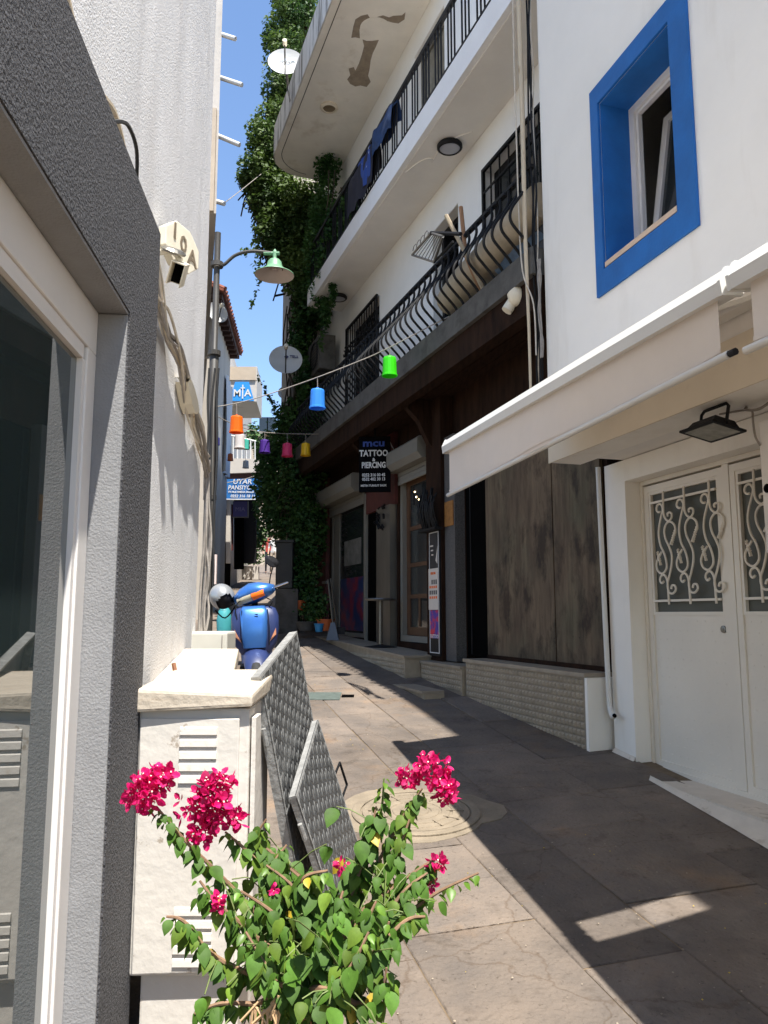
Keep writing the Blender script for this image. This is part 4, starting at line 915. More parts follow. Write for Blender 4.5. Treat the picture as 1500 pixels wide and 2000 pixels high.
for P, d, t, si in slots:
    for k_ in range(2 if t < .93 else 1):
        phi += 2.4 + pr.uniform(-.5, .5)
        side = Vector((math.cos(phi), math.sin(phi), pr.uniform(-.35, .25)))
        y = (side * .75 + d * .1 + Vector((0, -.18, -.62))).normalized()
        upv = (UP * .5 + side * .5 + SUN * .5 + Vector((pr.uniform(-.5, .5), -.35 + pr.uniform(-.4, .4), 0))).normalized()
        z = (upv - y * upv.dot(y)).normalized(); x = y.cross(z)
        s = pr.uniform(.65, 1.25) * (1 if t < .85 else .7)
        if si == 5 and t > .55 and pr.random() < .45: continue
        M = Matrix.Translation(P + y * .006) @ Matrix((x, y, z)).transposed().to_4x4() @ Matrix.Scale(s, 4)
        me = LY if (t > .93 or si == 5 and t > .6) else (LYW if pr.random() < .010 else pr.choice(LM)); leafM.append((M, me))
leafM.sort(key=lambda a: a[0].translation.y - a[0].translation.z * .15)
for M, me in leafM[:296]: shared('leaf', me, M, bt)
mb = MB(); mats_ = [m_leaf, m_leaf2, m_leafy, m_leaf3]
for M, me in leafM[296:]:
    mb.m = (3 if me is LM[3] else 0) if me in LM else (1 if me is LY else 2)
    mb.add([M @ v.co for v in me.vertices], [tuple(p.vertices) for p in me.polygons])
if mb.v: mb.build('inner_leaves', mats_, bt, smooth=True, fix=False, kind='stuff')
heads = [((290, 1535), 1.67, .050, 34, 1.0), ((318, 1515), 1.67, .022, 10, 1), ((405, 1575), 1.74, .062, 46, 1.0), ((425, 1540), 1.74, .040, 20, 1), ((395, 1625), 1.74, .026, 10, 1), ((462, 1600), 1.75, .022, 8, .9), ((845, 1510), 1.88, .050, 24, 1), ((868, 1540), 1.88, .038, 16, 1), ((798, 1518), 1.88, .028, 12, .9), ((853, 1685), 1.82, .018, 7, .9), ((838, 1725), 1.82, .012, 4, .7), ((428, 1760), 1.66, .016, 5, .8), ((668, 1690), 1.72, .010, 3, .8), ((535, 1735), 1.70, .008, 2, .6), ((265, 1560), 1.67, .02, 6, .9)]
for (x, y), Y, rad, n_, sc_ in heads:
    c = at(x, y, Y)
    rad *= .86
    for i in range(int(n_ * 1.7)):
        d = Vector((pr.gauss(0, 1), pr.gauss(0, 1), pr.gauss(0, 1))).normalized()
        P = c + d * rad * (pr.random() ** .5) * pr.choice([.85, 1, 1.15]) * Vector((1, .8, .82)).length / 1.52
        z = (d + Vector((pr.uniform(-.4, .4), -.35, pr.uniform(-.2, .5)))).normalized(); x_ = z.orthogonal().normalized(); y_ = z.cross(x_)
        shared('flower', pr.choice(FM), Matrix.Translation(P) @ Matrix((x_, y_, z)).transposed().to_4x4() @ Matrix.Rotation(pr.uniform(0, 6), 4, 'Z') @ Matrix.Scale(sc_ * pr.uniform(.85, 1.15), 4), bt)
# dry tendrils low in the bush
mb = MB()
for i in range(14):
    c = at(515 + pr.uniform(-25, 25), 1975 + pr.uniform(-20, 25), 1.57); mb.tube(spline([c, c + Vector((pr.uniform(-.02, .02), 0, .015)), c + Vector((pr.uniform(-.03, .03), -.005, -.02))], 4), .0022, 4)
mb.build('dry_tendrils', mat('dry_straw', (.50, .33, .18), .8), bt)

# ================================================================== scooter (front towards the camera)
SX, SY = -1.17, 7.30; SZ = gz(SX, SY)
LEAN = Matrix.Rotation(R(-3), 4, 'Y'); STEER = Matrix.Rotation(R(-24), 4, 'Z')
scB = Vector((SX, SY, SZ))
def S(x, y, z): return scB + LEAN @ (Matrix.Rotation(R(9), 4, 'Z') @ Vector((x, -y, z)))   # y forward = towards the camera
scoot = thing('scooter', 'blue motor scooter with orange indicators parked against the white wall', 'scooter', scB)
def loft(secs, nm, m, par=scoot, smooth=True, closed=True, capped=True):
    mb = MB(); n = len(secs[0])
    for s_ in secs: mb.v += [tuple(p) for p in s_]
    for i in range(len(secs) - 1):
        for j in range(n if closed else n - 1):
            mb.f.append((i * n + j, i * n + (j + 1) % n, (i + 1) * n + (j + 1) % n, (i + 1) * n + j)); mb.mi.append(0)
    if closed and capped:
        mb.f.append(tuple(range(n))); mb.f.append(tuple((len(secs) - 1) * n + j for j in range(n - 1, -1, -1))); mb.mi += [0, 0]
    return mb.build(nm, m, par, smooth)
def ring(cx, cy, cz, rx, ry, n=16, pw=1.0, tiltz=0):
    o = []
    for j in range(n):
        t = 2 * math.pi * j / n; c_, s_ = math.cos(t), math.sin(t)
        x = math.copysign(abs(c_) ** pw, c_) * rx; y = math.copysign(abs(s_) ** pw, s_) * ry
        o.append(S(cx + x, cy + y, cz + tiltz * x))
    return o
# leg shield: wide dark wings, bright blue centre panel
loft([ring(0, .20, .46, .13, .05, pw=.7), ring(0, .22, .55, .19, .06, pw=.7), ring(0, .22, .68, .215, .07, pw=.7), ring(0, .20, .80, .215, .07, pw=.7), ring(0, .18, .87, .19, .06, pw=.7), ring(0, .16, .90, .12, .04, pw=.8)], 'leg_shield', m_sdark)
loft([ring(-.01, .275, .52, .10, .03, pw=.6), ring(-.01, .295, .62, .115, .035, pw=.6), ring(-.01, .29, .75, .12, .035, pw=.6), ring(-.01, .26, .85, .125, .035, pw=.6), ring(-.01, .225, .895, .10, .03, pw=.7)], 'front_panel', m_sblue)
for dz in (.80, .818): MB().box(S(-.01, .318 - (dz - .75) * .34, dz), (.075, .016, .008), LEAN).build('vent', m_dark, scoot)
for sgn in (1, -1):
    mb = MB(); mb.prism([S(sgn * .125, .286, .57), S(sgn * .185, .268, .63), S(sgn * .185, .270, .69), S(sgn * .14, .288, .60)], (0, .004, 0)); mb.build('stripe_decal', mat('orange_decal', (.55, .25, .14), .4), scoot)
    MB().tube([S(sgn * .115, .29, .86), S(sgn * .125, .30, .70), S(sgn * .12, .297, .54)], .004, 4).build('panel_seam', m_blackm, scoot)
# fender, wheel, fork
def fring(y, z, hw, h_, n=9):
    return [S(hw * math.sin(R(-100 + 200 * i / (n - 1))), y, z + h_ * math.cos(R(-100 + 200 * i / (n - 1)))) for i in range(n)]
loft([fring(.12, .44, .07, .06), fring(.24, .45, .115, .075), fring(.36, .42, .115, .075), fring(.46, .36, .10, .07), fring(.53, .27, .075, .06), fring(.56, .20, .05, .04)], 'front_fender', m_sdark, closed=False)
Mw = LEAN @ Matrix.Rotation(R(9), 4, 'Z') @ Matrix.Rotation(R(90), 4, 'Y')
for y, nm in ((.36, 'front_wheel'), (-.86, 'rear_wheel')):
    wq = MB().lathe([(.15, -.045), (.19, -.05), (.215, -.03), (.22, 0), (.215, .03), (.19, .05), (.15, .045)], S(0, y, .22), 26, Mw).build(nm, m_rubber, scoot, smooth=True)
    MB().lathe([(.02, -.06), (.05, -.03), (.13, -.035), (.15, -.045), (.15, .045), (.13, .035), (.05, .03), (.02, .06)], S(0, y, .22), 22, Mw).build('rim', m_silver, wq, smooth=True)
for sgn in (1, -1): MB().tube([S(sgn * .07, .36, .22), S(sgn * .06, .25, .46)], .016, 8).build('fork_leg', m_silver, scoot)
MB().tube(spline([S(-.10, .20, .97), S(-.17, .24, .90), S(-.16, .26, .78)], 5), .005, 5).build('brake_cable', m_black, scoot)
MB().tube(spline([S(.10, .20, .97), S(.16, .25, .93), S(.13, .22, .88)], 5), .005, 5).build('brake_cable', m_black, scoot)
MB().box(S(-.01, .305, .70), (.07, .012, .018), LEAN).build('badge', m_chrome, scoot)
MB().tube([S(-.10, .24, .475), S(.10, .24, .475)], .016, 6).build('shield_gap', m_dark, scoot)
# floor, body, seat
MB().box8([S(-.15, .18, .30), S(.15, .18, .30), S(.15, -.32, .30), S(-.15, -.32, .30), S(-.15, .18, .36), S(.15, .18, .36), S(.15, -.32, .36), S(-.15, -.32, .36)]).build('floorboard', m_blackm, scoot, bevel=.01)
loft([ring(0, -.36, .30, .14, .06), ring(0, -.52, .48, .16, .16), ring(0, -.62, .60, .16, .28), ring(0, -.70, .70, .14, .36)], 'rear_body', m_sdark)
loft([ring(0, -.70, .71, .13, .36), ring(0, -.70, .76, .15, .38), ring(0, -.72, .80, .13, .35)], 'seat', m_blackm)
MB().tube([S(0, .2, .5), S(0, .10, .98)], .03, 8).build('steering_column', m_blackm, scoot)
# handlebar cowl, tilted as the bars are turned
def H(x, y, z): return S(0, .12, 1.0) + LEAN @ (Matrix.Rotation(R(9), 4, 'Z') @ STEER @ Matrix.Rotation(R(-16), 4, 'Y') @ Vector((x, -y, z)))
def hring(x, ry, rz, cy=0, cz=0, n=14):
    return [H(x, cy + ry * math.cos(2 * math.pi * i / n), cz + rz * math.sin(2 * math.pi * i / n)) for i in range(n)]
loft([hring(-.20, .03, .03), hring(-.17, .07, .055, .02), hring(-.09, .11, .085, .03, .01), hring(0, .12, .098, .03, .015), hring(.09, .11, .085, .03, .01), hring(.17, .07, .055, .02), hring(.21, .03, .03)], 'handlebar_cowl', m_sblue)
def lens(x0, x1, nm, m):
    secs = []
    for i in range(7):
        x = x0 + (x1 - x0) * i / 6; k_ = 1 - (abs(x) / .22) ** 2
        secs.append([H(x, .035 + (.112 * math.sqrt(max(k_, .05))) * math.cos(a) + .004, -.015 + .066 * math.sqrt(max(k_, .05)) * math.sin(a) - .01) for a in (R(-38), R(-20), R(0), R(20), R(38))])
    mb = MB()
    for s_ in secs: mb.v += [tuple(p) for p in s_]
    for i in range(6):
        for j in range(4): mb.f.append((i * 5 + j, i * 5 + j + 1, i * 5 + 6 + j, i * 5 + 5 + j)); mb.mi.append(0)
    return mb.build(nm, m, scoot, True)
lens(-.13, .025, 'headlight', m_headl); lens(.030, .145, 'indicator', m_orange)
for sgn in (1, -1):
    MB().tube([H(sgn * .19, 0, 0), H(sgn * .33, -.04, .0)], .017, 10).build('handle_grip', m_rubber, scoot)
    MB().tube(spline([H(sgn * .20, .035, -.005), H(sgn * .27, .05, -.01), H(sgn * .36, .02, -.005)], 4), .006, 6).build('brake_lever', m_chrome, scoot)
MB().tube(spline([H(.17, -.01, .05), H(.20, -.02, .12), H(.255, -.01, .19)], 4), .006, 6).build('mirror_stem', m_black, scoot)
c = H(.26, .0, .235); mb = MB().lathe([(0, -.012), (.052, -.010), (.060, 0), (.052, .012), (0, .016)], c, 18, Matrix.Rotation(R(35), 4, 'Y') @ Matrix.Rotation(R(80), 4, 'X') @ Matrix.Diagonal((1.15, .8, 1, 1))); mb.build('mirror', m_blackm, scoot, smooth=True)
MB().tube([S(-.14, -.1, .32), S(-.22, -.16, .03)], .012, 6).build('kickstand', m_black, scoot)
hl = thing('helmet', 'silver open face helmet hanging on the scooter handlebar', 'helmet', S(-.31, .05, .98))
c = at(434, 1166, 7.22); mb = MB(); n1, n2 = 18, 26; rr_ = .125
Mh = Matrix.Rotation(R(20), 4, 'Z') @ Matrix.Rotation(R(-28), 4, 'Y') @ Matrix.Rotation(R(25), 4, 'X')
idx = {}
for i in range(n1 + 1):
    th = math.pi * .80 * i / n1
    for j in range(n2): ph = 2 * math.pi * j / n2; idx[i, j] = len(mb.v); mb.v.append(tuple(c + Mh @ Vector((rr_ * math.sin(th) * math.cos(ph) * .92, rr_ * math.sin(th) * math.sin(ph) * 1.1, rr_ * math.cos(th)))))
for i in range(n1):
    for j in range(n2):
        ph = 2 * math.pi * (j + .5) / n2; th = math.pi * .80 * (i + .5) / n1
        dv = Mh @ Vector((math.sin(th) * math.cos(ph), math.sin(th) * math.sin(ph), math.cos(th)))
        if dv.dot(Vector((.50, -.70, -.52)).normalized()) > .70: continue    # open face
        mb.f.append((idx[i, j], idx[i, (j + 1) % n2], idx[i + 1, (j + 1) % n2], idx[i + 1, j])); mb.mi.append(0)
mb.build('shell', m_silver, hl, smooth=True, fix=False)
mb = MB(); mb.lathe([(rr_ * .9 * math.sin(math.pi * .78 * i / 12), rr_ * .93 * math.cos(math.pi * .78 * i / 12)) for i in range(13)], c, 20, Mh @ Matrix.Diagonal((.9, 1.06, 1, 1))); mb.build('lining', m_blackm, hl, smooth=True)
MB().tube(spline([c + Mh @ Vector((-.11, -.02, -.08)), c + Mh @ Vector((-.06, -.06, -.18)), c + Mh @ Vector((.08, -.05, -.12))], 4), .007, 5).build('strap', m_black, hl)

# ================================================================== street lamps and strings of shades
def street_lamp(base, h, arm_v, label, grp, shade_d=.43):
    t = thing('street_lamp', label, 'street lamp', base, grp); b = Vector(base)
    if h: MB().lathe([(.062, 0), (.062, h * .40), (.050, h * .405), (.050, h * .72), (.034, h * .725), (.034, h)], b, 14, cap=True).build('pole', m_pole, t, smooth=True)
    if h:
        for k_ in (.40, .72, .925): MB().lathe([(.058, -.03), (.07, -.025), (.07, .025), (.058, .03)], b + UP * h * k_, 14).build('collar', m_pole, t)
    a0 = b + UP * (h * .925 if h else 0); av = Vector(arm_v); L = av.length; d = av.normalized()
    q = spline([a0, a0 + d * L * .12 + UP * .0, a0 + d * L * .32 + UP * .11, a0 + d * L * .6 + UP * .155, a0 + d * L + UP * .13], 7)
    MB().tube(q, .019, 8).build('arm', m_pole, t, smooth=True)
    e = a0 + d * L + UP * .13; s = shade_d / .43
    MB().tube([e - d * .12, e + d * .05], .021 * s, 8).build('arm_end', m_green, t, smooth=True)
    MB().lathe([(.0, .055 * s), (.018 * s, .035 * s), (.026 * s, 0), (.020 * s, -.05 * s), (.030 * s, -.07 * s)], e, 12).build('finial', m_green, t, smooth=True)
    sh = MB().lathe([(.02 * s, -.06 * s), (.055 * s, -.075 * s), (.075 * s, -.10 * s), (.085 * s, -.15 * s), (.105 * s, -.175 * s), (.16 * s, -.215 * s), (.215 * s, -.245 * s), (.217 * s, -.252 * s)], e, 32).build('lamp_shade', m_green, t, smooth=True)
    MB().lathe([(.0, -.095 * s), (.068 * s, -.11 * s), (.078 * s, -.155 * s), (.10 * s, -.182 * s), (.155 * s, -.222 * s), (.214 * s, -.2535 * s)], e, 32).build('shade_lining', m_lampin, sh, smooth=True)
    MB().tube([e + UP * -.10 * s, e + UP * -.19 * s], .030 * s, 8).build('bulb', m_lampin, t, smooth=True)
    MB().tube([e + UP * -.09 * s + d * .06 * s, e + UP * -.20 * s + d * .09 * s], .004, 4).build('shade_clip', m_timber, t)
    return t
lb_ = at(412, 1090, 8.0); hb = gz(lb_.x, 8.0); htop = at(415, 455, 8.0).z - hb
tip = at(537, 482, 8.0)
street_lamp((lb_.x - .03, 8.0, hb), htop, (tip.x - lb_.x + .03, 0, 0), 'near green bell street lamp on a grey pole by the white wall', 'green bell street lamps')
pc_ = thing('pole_cables', 'cables strapped to the grey lamp pole', 'cables', (lb_.x, 7.93, 3.2))
for i in range(3):
    q = [Vector((lb_.x - .06 + .05 * i, 7.92, hb + .9 + .35 * k_)) + Vector((random.uniform(-.015, .015), 0, 0)) for k_ in range(8)]; MB().tube(spline(q, 4), .012, 5).build('cable', m_rubber, pc_)
street_lamp(at(455, 838, 27), 0, (at(490, 838, 27).x - at(455, 838, 27).x, 0, 0), 'distant green bell street lamp down the alley', 'green bell street lamps', .5)

def string(nm, label, pts, r=.006):
    o = MB().tube(spline([at(*p) for p in pts], 10), r, 5).build(nm, m_cable); tag(o, label, 'cable'); return o
string('light_string', 'light cable sagging from the lamp pole up to the balcony railing', [(408, 797, 8.0), (470, 786, 8.0), (540, 765, 8.0), (620, 737, 7.9), (690, 710, 7.8), (750, 684, 7.7), (850, 632, 7.3), (940, 585, 6.8), (1000, 548, 6.3)])
string('light_string', 'light cable carrying purple, pink and yellow shades to the timber beam', [(412, 806, 8.1), (450, 826, 9.2), (500, 842, 10.4), (560, 847, 11.2), (640, 848, 11.6)])
string('light_string', 'pale far cable crossing above the blue guesthouse sign', [(428, 945, 20), (470, 938, 20), (512, 925, 19.5)], .012)
string('overhead_wire', 'thin wire from the roof spout to the ivy', [(436, 398, 9.2), (470, 372, 10.5), (510, 340, 12)], .006)
def shade(color, x, y, Y, wpx, hpx, top, label):
    c = at(x, y, Y); k_ = Y / F_PX / 1.0; wd, ht = wpx * k_, hpx * k_
    t = thing('lamp_shade', label, 'lamp shade', c, 'coloured plastic lamp shades')
    n_ = 14; m = SHADE[color]
    MB().lathe([(wd * .30, ht * .5), (wd * .40, ht * .47), (wd * .43, ht * .40), (wd * .475, -ht * .40), (wd * .515, -ht * .42), (wd * .52, -ht * .5), (wd * .47, -ht * .5), (wd * .45, -ht * .38), (wd * .38, ht * .36), (0, ht * .38)], c, n_).build('shade', m, t, smooth=False)
    MB().lathe([(0, ht * .60), (wd * .10, ht * .58), (wd * .10, ht * .48), (wd * .32, ht * .495)], c, 10).build('cap', m, t)
    tp = at(x, top, Y); MB().tube([c + UP * ht * .56, tp], .004, 4).build('cord', m_cable, t)
shade('green', 761, 716, 7.65, 31, 40, 682, 'bright green lamp shade in front of the balcony railing')
shade('blue', 620, 779, 7.9, 32, 40, 738, 'sky blue lamp shade on the upper cable')
shade('orange', 462, 829, 8.2, 28, 34, 788, 'orange lamp shade beside the lamp pole')
shade('white', 468, 862, 10.5, 22, 29, 838, 'white lamp shade under the orange one')
shade('purple', 517, 872, 10.9, 22, 26, 845, 'purple lamp shade left of the pink one')
shade('pink', 561, 879, 11.2, 22, 26, 848, 'pink lamp shade between the purple and yellow ones')
shade('yellow', 597, 878, 11.4, 20, 25, 849, 'yellow lamp shade nearest the timber beam')
shade('teal', 481, 868, 13, 13, 20, 845, 'teal lamp shade half hidden behind the white one')
shade('navy', 425, 862, 14, 10, 15, 840, 'small navy lamp shade by the pole')
shade('rust', 450, 893, 17, 12, 14, 870, 'small rust coloured lamp shade far up the alley')
shade('pale', 480, 907, 17, 13, 15, 880, 'small pale grey lamp shade far up the alley')

# ================================================================== things on the balcony house
def soffit_lamp(u, p, z, label):
    t = thing('ceiling_lamp', label, 'ceiling lamp', fp('D', u, p, z), 'round black soffit lamps'); o = fp('D', u, p, z)
    MB().lathe([(0, -.001), (.125, -.001), (.14, -.02), (.14, -.045), (.125, -.06), (.112, -.062), (.11, -.055)], o, 32).build('rim', m_blackm, t, smooth=True)
    MB().lathe([(.111, -.052), (.08, -.064), (0, -.07)], o, 28).build('diffuser', m_lampglass, t, smooth=True)
soffit_lamp(7.09, 3.345, 6.648, 'round black soffit lamp in the middle of the white ceiling')
soffit_lamp(11.38, 3.36, 6.648, 'round black soffit lamp at the far ivy covered end')
t = thing('ceiling_lamp', 'round cream lamp fitting on the peeling roof balcony underside', 'ceiling lamp', fp('D', 10.58, 2.95, 9.33)); o_ = fp('D', 10.58, 2.95, 9.33)
MB().lathe([(.13, -.001), (.14, -.03), (.10, -.05), (.095, -.03)], o_, 26).build('rim', m_beige, t, smooth=True)
MB().lathe([(.096, -.028), (0, -.03)], o_, 20).build('diffuser', mat('brown_lamp_glass', (.20, .15, .09), .5), t)
t = thing('plaster_moulding', 'curved white plaster moulding beside the soffit lamp', 'moulding', fp('D', 7.2, 3.3, 6.648))
MB().tube(spline([fp('D', 7.75, 3.09, 6.645), fp('D', 7.50, 3.16, 6.645), fp('D', 7.40, 3.24, 6.645), fp('D', 7.43, 3.30, 6.645)], 5), .010, 5).build('strip', m_soff, t)
MB().tube(spline([fp('D', 7.46, 3.30, 6.645), fp('D', 7.15, 3.28, 6.645), fp('D', 6.95, 3.36, 6.645), fp('D', 6.8, 3.48, 6.645)], 5), .010, 5).build('strip', m_soff, t)
# security light at the near corner
t = thing('security_light', 'cream twin headed security light on the beam by the corner pipe', 'light', fp('D', 5.45, 3.03, 4.15)); c = at(1012, 580, 5.95)
MB().lathe([(0, -.07), (.05, -.065), (.075, -.03), (.08, .02), (.06, .07), (0, .08)], c, 18, Matrix.Rotation(R(-35), 4, 'Y')).build('body', m_cream2, t, smooth=True)
c2 = at(996, 598, 6.0); MB().lathe([(0, -.055), (.045, -.05), (.048, .045), (.03, .06), (0, .06)], c2, 16, Matrix.Rotation(R(35), 4, 'Y')).build('head', m_cream2, t, smooth=True)
MB().tube([c, c2], .02, 8).build('joint', m_cream2, t); MB().tube([c, c + N_('D') * .3], .03, 8).build('bracket', m_cream2, t)
# rolled canvas, sticks and blue bag behind the railing
t = thing('rolled_canvas', 'large beige rolled canvas lying behind the curved balusters', 'canvas roll', fp('D', 5.9, 3.2, 4.6))
MB().lathe([(0, -1.05), (.15, -1.04), (.17, -.6), (.165, 0), (.175, .6), (.15, 1.04), (0, 1.05)], fp('D', 6.0, 3.23, 4.82), 18, Matrix.Rotation(R(20), 4, 'Z') @ Matrix.Rotation(R(-90), 4, 'X') @ Matrix.Rotation(R(4), 4, 'Y')).build('roll', m_roll, t, smooth=True)
t = thing('bag', 'blue grey plastic bag beside the rolled canvas', 'bag', fp('D', 5.3, 3.2, 4.4))
MB().grid(lambda i, j: fp('D', 5.0 + .75 * i, 3.13 + .09 * math.sin(j * 3.1) + .02 * noise.noise(Vector((i * 9, j * 7, 1))), 4.40 + .22 * j * (1 - .4 * abs(i - .5)) + .03 * noise.noise(Vector((i * 6, j * 5, 4)))), 14, 10).build('sack', mat('blue_grey_plastic', (.13, .19, .27), .5, .3, 9), t, smooth=True)
t = thing('storage_box', 'dark grey box standing at the near end of the balcony', 'box', fp('D', 5.1, 3.3, 4.39))
MB().fbox('D', 4.95, 5.28, 3.20, 3.5, 4.39, 4.72).build('carton', mat('dark_grey_box', (.05, .052, .06), .7), t)
t = thing('wooden_sticks', 'two wooden sticks leaning up behind the curved railing', 'sticks', fp('D', 6.4, 3.3, 4.39))
MB().tube([fp('D', 6.15, 3.28, 4.39), at(910, 500, 6.75), at(900, 404, 6.75)], .020, 6).build('stick', mat('orange_brown_wood', (.33, .17, .08), .6), t)
MB().tube([fp('D', 6.05, 3.25, 4.39), at(912, 500, 6.7), at(871, 420, 6.7)], .020, 6).build('stick', m_roll, t)
# drying rack hooked on the railing
t = thing('drying_rack', 'small folding laundry rack hooked over the curved railing', 'rack', fp('D', 6.35, 2.95, 5.04))
A = [at(805, 498, 6.85), at(848, 512, 6.6), at(865, 462, 6.2), at(842, 455, 6.5)]
mb = MB()
for a, b in zip(A, A[1:] + A[:1]): mb.tube([a, b], .012, 6)
mb.build('frame', m_steel, t)
mb = MB()
for i in range(1, 7): mb.tube([A[0].lerp(A[1], i / 7), A[3].lerp(A[2], i / 7)], .004, 4)
mb.build('wire_lines', m_pole, t)
mb = MB().tube([A[3], at(900, 457, 6.05)], .018, 6); mb.tube([A[1], at(885, 472, 6.1)], .012, 6); mb.build('hook_arm', m_black, t)
mb = MB()
for i in range(4):
    c = A[0].lerp(A[3], .15 + .2 * i); mb.tube([c + D_('D') * .05 * math.cos(a) + UP * (.03 + .04 * math.sin(a)) for a in (0, 1, 2, 3, 4, 5)], .004, 4)
mb.build('hanger_loops', m_steel, t)
# laundry on the upper railing
def cloth(u0, u1, drop, drop2, m, label, seed, name='laundry'):
    t_ = MB().grid(lambda i, j: fp('D', u0 + (u1 - u0) * i, 3.03 + .035 * math.cos(min(j * 6, 3.14)) - (.045 if j > .5 else -.02) * 1 + .022 * noise.noise(Vector((i * 5 + seed, j * 3, seed))), 7.68 + .012 * math.sin(i * 9) - (abs(j - .35) / .65 * drop if j > .35 else (.35 - j) / .35 * drop2) * (1 + .16 * noise.noise(Vector((i * 4, seed, 2))))), 18, 22).build(name, m, smooth=True, fix=False)
    return tag(t_, label, 'laundry', 'laundry hung over the upper railing')
cloth(7.85, 8.55, .42, .3, m_jean, 'dark blue jeans hung highest on the upper railing', 1.3)
cloth(8.62, 9.12, .62, .4, m_print, 'blue shirt with a pale print hung on the railing near the ivy', 4.1)
cloth(8.55, 9.6, .70, .5, m_darkcloth, 'dark cloth hanging behind the printed shirt', 7.7)
cloth(5.15, 5.75, .52, .3, mat('navy_cloth', (.012, .012, .06), .9), 'navy cloth draped on the railing at the top edge of the photo', 9.9)
# air conditioner
t = thing('air_conditioner', 'grey air conditioner on wall brackets half covered by ivy', 'air conditioner', fp('D', 12.4, 3.4, 5.2))
MB().fbox('D', 12.0, 12.82, 3.22, 3.50, 5.62, 6.22).build('casing', m_conc, t, bevel=.012)
MB().lathe([(.22, 0), (.24, -.01), (.22, -.02)], fp('D', 12.32, 3.215, 5.92), 24, Matrix.Rotation(R(20), 4, 'Z') @ Matrix.Rotation(R(90), 4, 'Y')).build('fan_ring', m_blackm, t)
mb = MB()
for i in range(9): mb.fbox('D', 12.1, 12.55, 3.212, 3.218, 5.72 + i * .05, 5.728 + i * .05)
mb.build('fan_grille', m_blackm, t)
for u in (12.1, 12.7): MB().tube([fp('D', u, 3.59, 5.35), fp('D', u, 3.59, 5.6), fp('D', u, 3.22, 5.6), fp('D', u, 3.59, 5.35)], .014, 5).build('bracket', m_black, t)
# shop sign
def plaque(nm, label, k, u, p0, p1, z0, z1, th, m, edge=None):
    t_ = thing(nm, label, 'sign', fp(k, u, (p0 + p1) / 2, z0))
    MB().fbox(k, u - th / 2, u + th / 2, p0, p1, z0, z1).build('board', m, t_)
    if edge:
        mb_ = frame_bars2(k, u, p0, p1, z0, z1, th); mb_.build('frame', edge, t_)
    return t_
def frame_bars2(k, u, p0, p1, z0, z1, th, w=.018):
    mb_ = MB(); a, b = u - th / 2 - .004, u + th / 2 + .004
    mb_.fbox(k, a, b, p0 - w, p1 + w, z1, z1 + w); mb_.fbox(k, a, b, p0 - w, p1 + w, z0 - w, z0); mb_.fbox(k, a, b, p0 - w, p0, z0, z1); mb_.fbox(k, a, b, p1, p1 + w, z0, z1); return mb_
Cs = [at(x, y, 9.95) for x, y in ((701, 853), (762, 853), (762, 961), (701, 961))]
ex_ = (Cs[1] - Cs[0]).normalized(); ex_ = Vector((ex_.x, -.10, 0)).normalized(); bw = (Cs[1] - Cs[0]).length; bh = Cs[0].z - Cs[3].z; ey_ = UP; nrm = Vector((ex_.y, -ex_.x, 0))
t = thing('shop_sign', 'black hanging sign reading TATTOO and PIERCING in white letters', 'sign', Cs[3])
o0 = Cs[3]
def brd(mb_, a, b, c, d, e, f): return mb_.box8([o0 + ex_ * x + UP * z + nrm * y for x, y, z in ((a, c, e), (b, c, e), (b, d, e), (a, d, e), (a, c, f), (b, c, f), (b, d, f), (a, d, f))])
brd(MB(), 0, bw, -.06, 0, 0, bh).build('board', m_signb, t, bevel=.004)
def tl_(s, fx, fz, size, m, bold=.0, sx=1.): lettering(s, size, o0 + ex_ * bw * fx + UP * bh * fz + nrm * .003, ex_, UP, m, t, bold, sx=sx)
tl_('mcu', .47, .875, .135, m_btxt, .004, 1.28); tl_('TATTOO', .47, .69, .115, m_wtxt, .003, .80); tl_('&', .47, .575, .06, m_wtxt, .002); tl_('PIERCING', .47, .475, .108, m_wtxt, .003, .68)
tl_('0252 316 00 45', .47, .30, .056, m_wtxt, .0015, .86); tl_('0532 402 30 13', .47, .225, .056, m_wtxt, .0015, .86); tl_('METIN TURGUT SALIK', .47, .11, .037, m_wtxt, .001, .92)
MB().tube([o0 + ex_ * bw * .5 + UP * bh - nrm * .03, o0 + ex_ * bw * .5 + UP * (bh + .12) - nrm * .03], .012, 6).build('hanger', m_black, t)
MB().tube(spline([o0 + ex_ * (bw - .03) + UP * (bh - .02) - nrm * .02, o0 + ex_ * (bw + .03) + UP * (bh - .15) - nrm * .02, o0 + ex_ * (bw + .08) + UP * (bh - .25) - nrm * .02], 4), .006, 5).build('power_lead', m_cable, t)
# posters on the timber pier
t = thing('poster_board', 'tall narrow poster panel with black, white and blue prints on the timber post', 'poster', fp('D', 7.85, 3.44, 1.12))
MB().fbox('D', 7.685, 7.965, 3.442, 3.458, 1.10, 2.47).build('backing', m_blackm, t)
frame_bars('D', 7.70, 7.955, 1.13, 2.46, 3.436, 3.4415, .010).build('frame', m_wtxt, t)
MB().fbox('D', 7.712, 7.943, 3.4375, 3.4415, 2.06, 2.448).build('black_print', m_postb, t)
MB().fbox('D', 7.706, 7.962, 3.430, 3.4355, 1.60, 2.055).build('white_print', m_paper, t)
MB().fbox('D', 7.712, 7.943, 3.4375, 3.4415, 1.29, 1.595).build('blue_red_print', m_postc, t)
mb = MB()
for r0_, n_, zz, h_ in ((0, 3, 1.905, .05), (1, 3, 1.79, .045)):
    for i in range(n_ + (1 if r0_ else 0)): mb.fbox('D', 7.735 + i * .055, 7.768 + i * .055, 3.4285, 3.4298, zz - h_ / 2, zz + h_ / 2)
mb.build('dark_figures', m_postb, t)
mb = MB()
